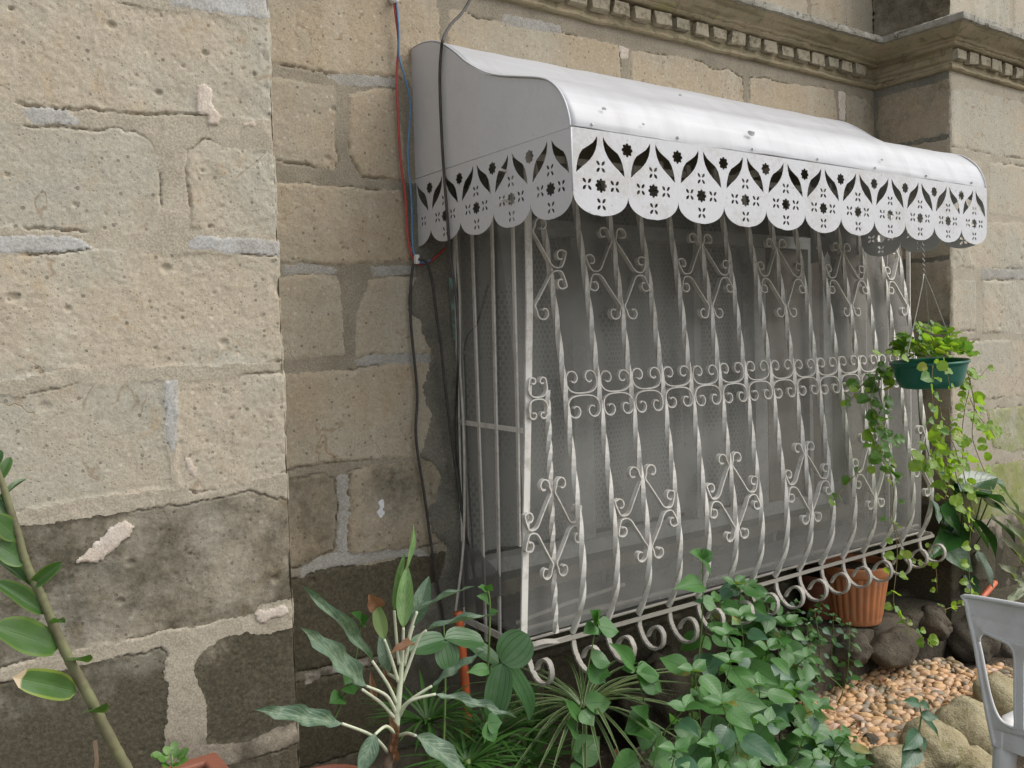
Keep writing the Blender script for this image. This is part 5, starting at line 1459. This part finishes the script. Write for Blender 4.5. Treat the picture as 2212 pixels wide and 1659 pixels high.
sprig('single tall weed stem growing through the lower grille by the twisted bars', [(1500,1480),(1512,1400),(1518,1310),(1518,1240),(1516,1200)], -.52,
      [((1516,1205),(1495,1190),.04), ((1517,1205),(1540,1192),.046), ((1517,1212),(1545,1240),.058), ((1516,1210),(1526,1184),.03), ((1516,1262),(1470,1262),.062), ((1518,1300),(1550,1310),.05)])
sprig('wiry weed with small serrated leaves on the dark wall by the mottled plant', [(720,1560),(745,1500),(765,1440),(775,1380),(780,1340)], -.12,
      [((780,1340),(765,1322),.03), ((780,1340),(796,1335),.03), ((778,1350),(790,1352),.02), ((760,1450),(745,1480),.04), ((752,1480),(765,1500),.05), ((740,1505),(715,1515),.05)])
# ---- leafy bush in the centre
def bushy(label, stems, seed, base_leaf=.075, mats=(lb, lbd), dark=.18, step=.046, lim=300):
    rr = random.Random(seed)
    t = thing('leafy_bush', label, 'bush', tuple(stems[0][0]))
    n = 0
    mb = MB()
    for (b, tip) in stems:
        b = Vector(b); tip = Vector(tip); L = (tip-b).length
        mid = b.lerp(tip, .5)+Vector((rr.uniform(-.05, .05), rr.uniform(-.05, .05), .06*L))
        p = spline([b, mid, tip], 10)
        mb.tube(p, [.003-.0018*i/(len(p)-1) for i in range(len(p))], 5)
        d = 0; ang = rr.uniform(0, 6.28)
        for i in range(1, len(p)):
            d += (p[i]-p[i-1]).length
            f = i/(len(p)-1)
            if f < .22 or d < step*(1.15-.45*f): continue
            d = 0; ang += 1.57+rr.uniform(-.4, .4)
            tdir = (p[i]-p[i-1]).normalized()
            for sgn in (1, -1):
                if n >= lim or rr.random() < .08: continue
                out = Vector((math.cos(ang)*sgn, math.sin(ang)*sgn, 0))
                size = base_leaf*rr.uniform(.52, 1.28)*(1.0 if f < .85 else .7)
                dirv = (out*.85+Vector((.10, -.22, rr.uniform(-.85, -.05)))+tdir*.2).normalized()
                st = p[i]+dirv*rr.uniform(.008, .022)
                face = Vector((rr.uniform(-.55, .25), rr.uniform(-1., -.4), rr.uniform(.3, .9)))
                mb.tube([p[i], st+dirv*.003], .0011, 4)
                ms = mats[1] if rr.random() < dark else mats[0]
                place(rr.choice(ms), t, st, st+dirv*size, size*rr.uniform(.58, .74), face, rr.uniform(-.2, .2)); n += 1
        # a tuft of young leaves at the tip
        for q in range(3):
            if n >= lim: break
            a = q*2.1+rr.random(); dv = Vector((math.cos(a)*.8, math.sin(a)*.8-.2, .35)).normalized(); s = base_leaf*.55
            place(rr.choice(mats[0]), t, p[-1], p[-1]+dv*s, s*.6, (0, -.6, .8)); n += 1
    mb.build('stem', M['stem_green'], t, True)
    return t
rb = random.Random(17)
tips = [(1545,1300,-.48),(1590,1262,-.42),(1610,1270,-.40),(1655,1300,-.42),(1700,1345,-.46),(1600,1330,-.60),(1570,1370,-.62),(1660,1400,-.62),(1740,1420,-.50),(1580,1430,-.72),(1500,1450,-.72),(1640,1480,-.74),(1720,1490,-.66),
        (1770,1530,-.66),(1560,1520,-.82),(1480,1530,-.80),(1660,1560,-.82),(1740,1590,-.78),(1800,1600,-.74),(1600,1600,-.90),(1430,1580,-.86),(1520,1440,-.58),(1690,1440,-.56),(1790,1460,-.48),(1850,1560,-.70)]
st1 = []
for px, py, Y in tips:
    tp = at(px, py, Y)
    st1.append(((tp.x+rb.uniform(-.05, .25)-.02, Y+.10+rb.uniform(0, .12), .10), tp))
bushy('big leafy bush of heart shaped green leaves spilling under the grille', st1, 3, .100, step=.064)
tips = [(1760,1640,-.84),(1850,1650,-.86),(1690,1655,-.90),(1540,1610,-.95),(1460,1620,-.95),(1830,1590,-.80),(1620,1665,-1.0),(1510,1665,-1.0)]
st2 = []
for px, py, Y in tips:
    tp = at(px, py, Y); st2.append(((tp.x+rb.uniform(-.05, .1), Y+.08, .06), tp))
bushy('low bluish green bush before the pale boulders and the bigger bush', st2, 5, .086, dark=.5, step=.050)
tips = [(1720,1300,-.34),(1760,1320,-.34),(1800,1330,-.36),(1835,1350,-.38),(1780,1290,-.30),(1745,1350,-.40)]
st3 = []
for px, py, Y in tips:
    tp = at(px, py, Y); st3.append(((tp.x+.02, Y+.05, .12), tp))
bushy('small bright shrub of tiny leaves in front of the fluted pot', st3, 6, .034, step=.022, lim=220)
sprig('little leafy sprig standing before the squarish pale boulder', [(1975,1640),(1985,1580),(1990,1545),(1985,1520)], -.95,
      [((1985,1520),(1955,1512),.03), ((1986,1520),(2018,1530),.028), ((1990,1550),(2040,1590),.034), ((1988,1545),(2030,1550),.030), ((1984,1580),(1955,1620),.05), ((1984,1590),(2000,1625),.06), ((1980,1610),(1950,1660),.06)], mats=lbd)

# ---- striped grassy plants and narrow rosettes
def rosette(name, label, c, n, L, w, mat, up, seed, droop=.5, group=None, cat='plant'):
    rr = random.Random(seed); c = Vector(c)
    t = thing(name, label, cat, tuple(c), group)
    ms = [leaf_mesh('leaf', strapf, mat, 12, 2, .5, droop*q, 0, 1, 0, 0, .04) for q in (.7, 1.0, 1.35)]
    for i in range(n):
        a = 2*math.pi*i*.381966; e = up*rr.uniform(.35, 1.25)
        d = Vector((math.cos(a), math.sin(a), e)).normalized(); l = L*rr.uniform(.65, 1.15)
        place(rr.choice(ms), t, c+Vector((d.x, d.y, 0))*.008, c+d*l, w*rr.uniform(.8, 1.2), (0, 0, 1))
    stem(t, [(c.x, c.y, ground_z(c.x, c.y)-.02), c+Vector((0, 0, .01))], .008, M['stem_green'], 'stalk')
    return t
rosette('striped_grass_plant', 'arching grass plant with cream edged leaves under the grille curls', at(1262, 1535, -.42), 54, .28, .0095, M['strip'], 1.15, 3, .95)
G = 'dark narrow leaved rosettes among the plants'
rosette('narrow_leaf_rosette', 'dark spiky rosette just behind the mottled plant trunk', at(925, 1560, -.30), 60, .18, .009, M['grass'], .7, 4, .35, G)
rosette('narrow_leaf_rosette', 'dark spiky rosette beneath the ribbed leaves', at(1062, 1598, -.38), 60, .16, .0085, M['grass'], .7, 5, .35, G)
rosette('narrow_leaf_rosette', 'dark spiky rosette next to the striped grass plant', at(1150, 1568, -.34), 56, .15, .0085, M['grass'], .7, 6, .35, G)
rosette('narrow_leaf_rosette', 'dark spiky rosette lowest of all, near the bottom edge of the bed', at(1010, 1650, -.46), 56, .16, .009, M['grass'], .7, 7, .35, G)
rosette('narrow_leaf_rosette', 'dark spiky rosette below the striped grass plant', at(1140, 1650, -.44), 52, .15, .0085, M['grass'], .7, 8, .35, G)
# small herb in the trough
rr = random.Random(9); hb = thing('small_herb', 'tiny bright green herb on the corner of the terracotta trough', 'plant', tuple(at(370, 1640, -.72)))
hc = at(372, 1650, -.72)
lh = leaf_mesh('leaf', ellip, M['round_dark'], 6, 4, .2, .2, .05, 1)
for i in range(16):
    a = i*2.4; d = Vector((math.cos(a)*.7, math.sin(a)*.7-.3, rr.uniform(.3, 1.0))).normalized(); q = hc+d*rr.uniform(.008, .026)
    place(lh, hb, q, q+d*.017, .014, (0, -.5, .8))
stem(hb, [(hc.x, hc.y, TROUGH_Z), hc+Vector((0, 0, .015))], .002, M['stem_green'])

# fallen leaves on the bed and soil
lfall = [leaf_mesh('fallen_leaf', ovate, M['agl_dry'], 8, 4, f, d, .12, 1.6, 0, s, .5) for s, (f, d) in enumerate(((.6, .3), (.3, -.2), (.8, .1)))]
for i, (px, py, z, a, lab) in enumerate(((1905,1475,.19,.4,'curled brown leaf lying on the pebbles below the long dark rock'), (2065,1520,.19,2.0,'small brown leaf lying on the pebbles near the largest boulder'), (1850,1560,.19,4.0,'brown leaf lying on the pebbles at the edge of the bush'),
        (1335,1640,.215,1.0,'dry leaf lying beside the pebbly concrete slab'), (1105,1640,.26,3.0,'dry leaf lying on dark soil between the spiky rosettes'))):
    c = atZ(px, py, z); d = Vector((math.cos(a), math.sin(a), .12))
    o = place(rnd.choice(lfall), None, c, c+d*.045, .026, (0, 0, 1), .2, 'fallen_leaf'); tag(o, lab, 'leaf', 'fallen leaves in the bed')

# ------------------------------------------------------------------ hanging basin
bc = at(2008, 783, -.66)
bs = thing('hanging_basin', 'green plastic basin hung from the awning on twisted wire', 'hanging planter', tuple(bc))
BR = .122
v_, f_ = lathe([(.001, -.083), (BR*.74, -.083), (BR*.80, -.078), (BR*.88, -.055), (BR*.96, -.012), (BR*.985, -.004), (BR*1.03, -.002), (BR*1.04, .004), (BR*1.0, .007), (BR*.965, .002), (BR*.93, -.02)], 56)
tilt = Matrix.Rotation(math.radians(-3), 3, 'Y')
link('bowl', mesh_of('bowl', [bc+tilt @ Vector(q) for q in v_], f_), bs, M['green_plastic'], True)
v_, f_ = lathe([(BR*.94, -.016), (BR*.5, -.012), (.001, -.010)], 32)
link('soil', mesh_of('soil_fill', [bc+tilt @ Vector(q) for q in v_], f_), bs, M['soil'], True)
M['wire'] = mat_plain('grey_wire', (.34, .33, .30), (.26, .25, .22), .5, 60)
top = Vector((2.66, -.718, 1.80)); top = at(1993, 522, -.712); kn = at(1996, 592, -.70)
mb = MB()
tw = []
for i in range(40):
    t = i/39; q = top.lerp(kn, t); tw.append(q+Vector((math.cos(t*40)*.003, math.sin(t*40)*.003, 0)))
mb.tube(tw, .0022, 5)
for px, py, yy in ((2055, 742, -.66), (1958, 775, -.70), (2010, 770, -.56)):
    e = at(px, py, yy); mb.tube(spline([kn, kn.lerp(e, .3)+Vector((.004, 0, .004)), e], 6), .0018, 5)
mb.tube([kn+Vector((-.004, 0, 0)), kn+Vector((-.012, 0, -.05))], .0018, 5)
mb.build('hanger_wire', M['wire'], bs, True)
cr = thing('trailing_creeper', 'lime green round leaved creeper growing in the hanging basin and trailing down', 'plant', tuple(bc))
lr = [leaf_mesh('leaf', ellip, M['round'], 9, 6, f*1.6, d*1.3, .055, 2.2, 0, f*20, .95) for f, d in ((.15, .1), (.3, .25), (.05, -.1))]
lrd = [leaf_mesh('leaf', ellip, M['round_dark'], 9, 6, f*1.6, d*1.3, .055, 2.2, 0, f*20, .95) for f, d in ((.15, .1), (.3, .25))]
rr = random.Random(31)
nl_ = 0
for i in range(165):
    a = rr.uniform(0, 6.28); q = BR*math.sqrt(rr.random())*.98
    z = .014+.105*(1-(q/BR)**2)*rr.random()+rr.random()*.022
    c = bc+Vector((q*math.cos(a), q*math.sin(a), z)); d = Vector((math.cos(a)*rr.uniform(.2, .9), math.sin(a)*rr.uniform(.2, .9), rr.uniform(-.1, .8))).normalized()
    s = rr.uniform(.024, .040)
    place(rr.choice(lr if rr.random() < .7 else lrd), cr, c, c+d*s, s*1.02, (rr.uniform(-.4, .4), -.45, .9)); nl_ += 1
# upright shoot
def strand(pts, Y, n, size, mats, r=.0017, start=.08, dyend=0.0, both=True, m='stem_red', jit=.02):
    P = [at(px, py, Y+dyend*i/(len(pts)-1)) for i, (px, py) in enumerate(pts)]
    sp = spline(P, 8)
    stem(cr, P, (r, r*.7), M[m])
    for i in range(n):
        t = start+(1-start)*i/max(1, n-1); k_ = min(len(sp)-2, int(t*(len(sp)-1)))
        q = sp[k_]; td = (sp[k_+1]-sp[k_]).normalized()
        for sg in ((1, -1) if both else (rr.choice((1, -1)),)):
            if rr.random() < .05: continue
            a = rr.uniform(0, 6.28); d = (Vector((math.cos(a), math.sin(a)*.6, rr.uniform(-.35, .25)))).normalized()
            s = size*rr.uniform(.6, 1.55); b = q+d*rr.uniform(.004, .02)
            place(rr.choice(mats), cr, b, b+d*s, s*rr.uniform(.85, 1.08), (rr.uniform(-.5, .5), -.8, rr.uniform(.1, .8)))
strand([(2040,768),(2020,735),(2000,712),(1982,702)], -.66, 7, .020, lr)
strand([(2040,765),(2050,745),(2075,745),(2092,752)], -.62, 5, .022, lr)
strand([(1940,775),(1928,765),(1915,765)], -.70, 3, .022, lr)
DM = lrd+lrd+lr[:1]
strand([(1945,790),(1915,796),(1890,815),(1872,830),(1850,835)], -.50, 6, .026, DM)
strand([(1945,792),(1912,800),(1898,830),(1905,870),(1915,920),(1925,970)], -.50, 12, .034, DM)
strand([(1930,800),(1880,815),(1848,850),(1835,872)], -.46, 5, .030, DM)
strand([(1905,880),(1890,920),(1895,965),(1918,1000),(1925,1020)], -.50, 11, .036, DM)
strand([(1920,1010),(1930,1060),(1928,1120),(1938,1180),(1935,1240),(1930,1290),(1936,1320),(1960,1350),(1992,1380),(2000,1392)], -.48, 13, .028, lr+lrd, dyend=-.02)
strand([(1930,1130),(1955,1190),(1980,1210),(2008,1222)], -.46, 4, .022, lr)
strand([(1860,1010),(1840,1035),(1815,1062),(1800,1080)], -.44, 5, .026, DM)
strand([(2015,790),(2012,835),(2016,880),(2018,930)], -.79, 7, .030, lrd+lr)
strand([(2035,780),(2045,800),(2052,840)], -.78, 3, .018, lr)
strand([(2085,790),(2095,830),(2085,880),(2078,940),(2085,1000)], -.60, 10, .026, lr, m='stem_red')
strand([(2085,800),(2108,820),(2128,800),(2138,790)], -.58, 5, .022, lr)
strand([(2095,860),(2115,900),(2140,930),(2150,945)], -.58, 7, .032, lr)
strand([(2050,880),(2050,930),(2045,980),(2040,1010)], -.62, 8, .030, lr)
strand([(2060,920),(2030,955),(2010,985),(1995,1000)], -.64, 8, .034, lr)
strand([(2080,960),(2080,1010),(2090,1060),(2100,1110),(2095,1170),(2093,1230),(2098,1290)], -.56, 10, .028, lr)
strand([(2060,980),(2066,1030),(2085,1075),(2090,1120)], -.60, 7, .032, lr)
strand([(2030,880),(2038,920),(2060,960),(2072,1000)], -.68, 8, .032, lr)
strand([(2095,820),(2105,880),(2100,940),(2115,990),(2128,1020)], -.60, 9, .032, lr)
strand([(2050,1000),(2050,1040),(2040,1080)], -.62, 6, .030, lr)
strand([(2000,960),(2012,1000),(2030,1030),(2048,1060)], -.62, 7, .034, lr+lrd)
strand([(1890,830),(1880,870),(1895,910),(1905,950),(1900,990)], -.52, 9, .034, DM)
strand([(2098,1270),(2085,1305),(2055,1312),(2040,1318)], -.56, 5, .026, lr)
strand([(2010,1175),(2022,1230),(2024,1280)], -.40, 4, .016, lr)
strand([(2085,1040),(2110,1055),(2140,1060),(2155,1062)], -.50, 4, .020, lr)

# ------------------------------------------------------------------ shade plants by the far buttress
ph = thing('broad_leaf_plant', 'dark glossy broad leaved plant in the corner below the hanging basin', 'plant', tuple(at(2060, 1250, -.22)))
lf = [leaf_mesh('leaf', ovate, M['phil'], 12, 6, f, d, .03, 1.4, 0, s) for s, (f, d) in enumerate(((.25, .15), (.35, .25), (.15, .05)))]
pb = at(2055, 1260, -.22)
def pl(b, t, w, Y, m=0, face=(0, -.6, .8), dy=-.08):
    w *= 1.3
    stem(ph, [pb, pb.lerp(at(*b, Y), .6)+Vector((0, -.02, .03)), at(*b, Y)], (.004, .0025), M['stem_green'], 'petiole')
    place(lf[m], ph, at(*b, Y), at(*t, Y+dy), w, face)
pl((2065,1060), (2160,1020), .13, -.36, 0, (0, -.55, .8))
pl((2075,1062), (2185,1065), .11, -.40, 1, (.1, -.2, .95))
pl((2045,1090), (2075,1055), .10, -.30, 2, (0, -.6, .6))
pl((2030,1095), (2090,1150), .12, -.34, 1, (-.1, -.5, .8))
pl((2080,1110), (2148,1180), .10, -.40, 0, (.1, -.25, .95))
pl((2100,1120), (2170,1190), .09, -.38, 1, (.3, -.3, .8))
pl((2040,1170), (2105,1235), .10, -.36, 2, (-.2, -.7, .4))
pl((2020,1000), (2080,985), .09, -.26, 0, (0, -.6, .7))
pl((2050,1010), (2110,1030), .09, -.28, 1, (0, -.6, .7))
pl((2150,1040), (2215,1105), .09, -.42, 0, (.3, -.6, .6))
pl((2015,1080), (2032,1130), .045, -.40, 2, (0, -.8, .3))
pl((2070,1130), (2030,1190), .10, -.34, 1, (-.3, -.7, .5))
pl((2110,1190), (2150,1270), .10, -.36, 2, (.2, -.7, .5))
pl((2090,1060), (2050,1010), .09, -.30, 0, (-.2, -.7, .6))
pl((2140,1120), (2205,1160), .11, -.44, 1, (.2, -.3, .9))
pl((2085,1240), (2120,1300), .08, -.34, 0, (0, -.8, .4))
pl((2120,1075), (2180,1110), .10, -.42, 2, (.1, -.4, .9))
vp = thing('pale_leaf_plant', 'grey green variegated plant at the picture edge behind the chair', 'plant', tuple(at(2215, 1290, -.50)))
lv = [leaf_mesh('leaf', ovate, M['pale'], 10, 4, f, d, .05, 2, 0, s) for s, (f, d) in enumerate(((.3, .2), (.2, .1)))]
vb = at(2225, 1300, -.50)
for b, t, w in (((2200,1255),(2168,1215),.045), ((2202,1262),(2190,1240),.04), ((2205,1275),(2178,1300),.04), ((2210,1250),(2195,1290),.045), ((2215,1230),(2190,1160),.06), ((2222,1200),(2188,1120),.06), ((2225,1170),(2195,1080),.05), ((2222,1240),(2205,1180),.06)):
    stem(vp, [vb, at(*b, -.50)], .002, M['stem_green'], 'petiole'); place(rnd.choice(lv), vp, at(*b, -.50), at(*t, -.54), w, (-.2, -.8, .4))

# ------------------------------------------------------------------ white plastic chair
CX = 2.27
k = NT('white_chair_plastic')
col = k.mix(k.ramp(k.noise(8, 5, .6), .4, .7), rgb((.62, .62, .61)), rgb((.52, .51, .48)))
col = k.mix(k.math('MULTIPLY', k.ramp(k.noise(30, 5, .7), .55, .75), .35), col, rgb((.33, .30, .25)))
M['chair'] = k.done(k.principled(col, .38, k.bump(k.noise(80, 3), .1), .5))
ch = thing('plastic_chair', 'white plastic garden chair with openings in its back beside the pale boulders', 'chair', (CX+.2, -1.36, .03))
CY = -1.36; hwid = .245
def cyz(px, py): p = atX(px, py, CX); return (p.y, p.z)
left = [cyz(*q) for q in ((2090,1288),(2092,1300),(2098,1330),(2106,1362),(2115,1400),(2122,1440),(2130,1480),(2139,1525),(2149,1570),(2158,1610))]
left = [(CY+hwid-(left[0][0]-y), z) for y, z in left]
sh = left[0][0]-cyz(2090, 1288)[0]
out = [(y, z) for y, z in left[::-1]]+[(2*CY-y, z) for y, z in left]
# top edge is arched a little: insert the middle of the top rail
i0 = len(left)
out = out[:i0]+[(CY+.12, out[i0-1][1]+.012), (CY, out[i0-1][1]+.016), (CY-.12, out[i0-1][1]+.012)]+out[i0:]
h1 = [(y+sh, z) for y, z in (cyz(*q) for q in ((2120,1385),(2123,1372),(2132,1366),(2145,1370),(2175,1382),(2190,1390),(2199,1402),(2203,1420),(2204,1470),(2204,1530),(2204,1568),(2190,1566),(2172,1556),(2158,1535),(2147,1505),(2136,1460),(2127,1415)))]
dY = h1[8][0]                                                      # inner edge of the first opening
bar = .022; w2 = (dY-bar)-CY-.011
h2 = [(dY-bar, h1[7][1]), (dY-bar, h1[10][1]), (CY+.011, h1[10][1]-.004), (CY+.011, h1[7][1]+.004), (CY+.02, h1[5][1]+.01), (dY-bar-.012, h1[5][1]+.004)] if w2 > .02 else None
holes = [h1, [(2*CY-y, z) for y, z in h1]]
if h2: holes += [h2, [(2*CY-y, z) for y, z in h2]]
def lean(u, v, w):
    return (CX-.10*(v-.60)*.0+.030*((u-CY)/hwid)**2*-1*.0+w+.035*(1-((u-CY)/hwid)**2)*-.6, u, v)
back = sheet('backrest', out, holes, lean, .007, M['chair'], ch)
bv = back.modifiers.new('soften', 'BEVEL'); bv.width = .0025; bv.segments = 2; bv.limit_method = 'ANGLE'
# rolled lip along the outline of the back and round its openings
mb = MB()
mb.tube(spline([lean(y, z, -.003) for y, z in out], 3), .0062, 8)
mb.tube(spline([lean(y, z, 0) for y, z in h1], 3, True)+[Vector(lean(*h1[0], 0))], .0048, 7)
mb.tube(spline([lean(2*CY-y, z, 0) for y, z in h1], 3, True)+[Vector(lean(2*CY-h1[0][0], h1[0][1], 0))], .0048, 7)
mb.build('rolled_lip', M['chair'], ch, True)
zs_ = .455
vs = []; fs = []; ns = 18
for i in range(ns+1):
    for j in range(ns+1):
        u = i/ns; v = -1+2*j/ns
        vs.append((CX-.008+u*.44, CY+v*(.150+.075*min(1, u*3)-.015*u), zs_-.035*(1-v*v)*math.sin(math.pi*min(1, u*1.15))-.004*u+(.03*(1-u*5)**2 if u < .2 else 0)-(.03*((u-.88)/.12)**2 if u > .88 else 0)))
for i in range(ns):
    for j in range(ns): fs.append((i*(ns+1)+j, (i+1)*(ns+1)+j, (i+1)*(ns+1)+j+1, i*(ns+1)+j+1))
st_ = link('seat', mesh_of('seat', vs, fs), ch, M['chair'], True); so = st_.modifiers.new('thickness', 'SOLIDIFY'); so.thickness = .006
for (x, y, dx, dy) in ((CX+.015, CY+.150, -.02, .02), (CX+.015, CY-.150, -.02, -.02), (CX+.41, CY+.20, .03, .025), (CX+.41, CY-.20, .03, -.025)):
    mb = MB(); mb.tube([(x+dx*t, y+dy*t, zs_+.02-(zs_-.01)*t) for t in (0, .3, .6, 1)], [.030, .026, .023, .020], 10); mb.build('leg', M['chair'], ch, True)
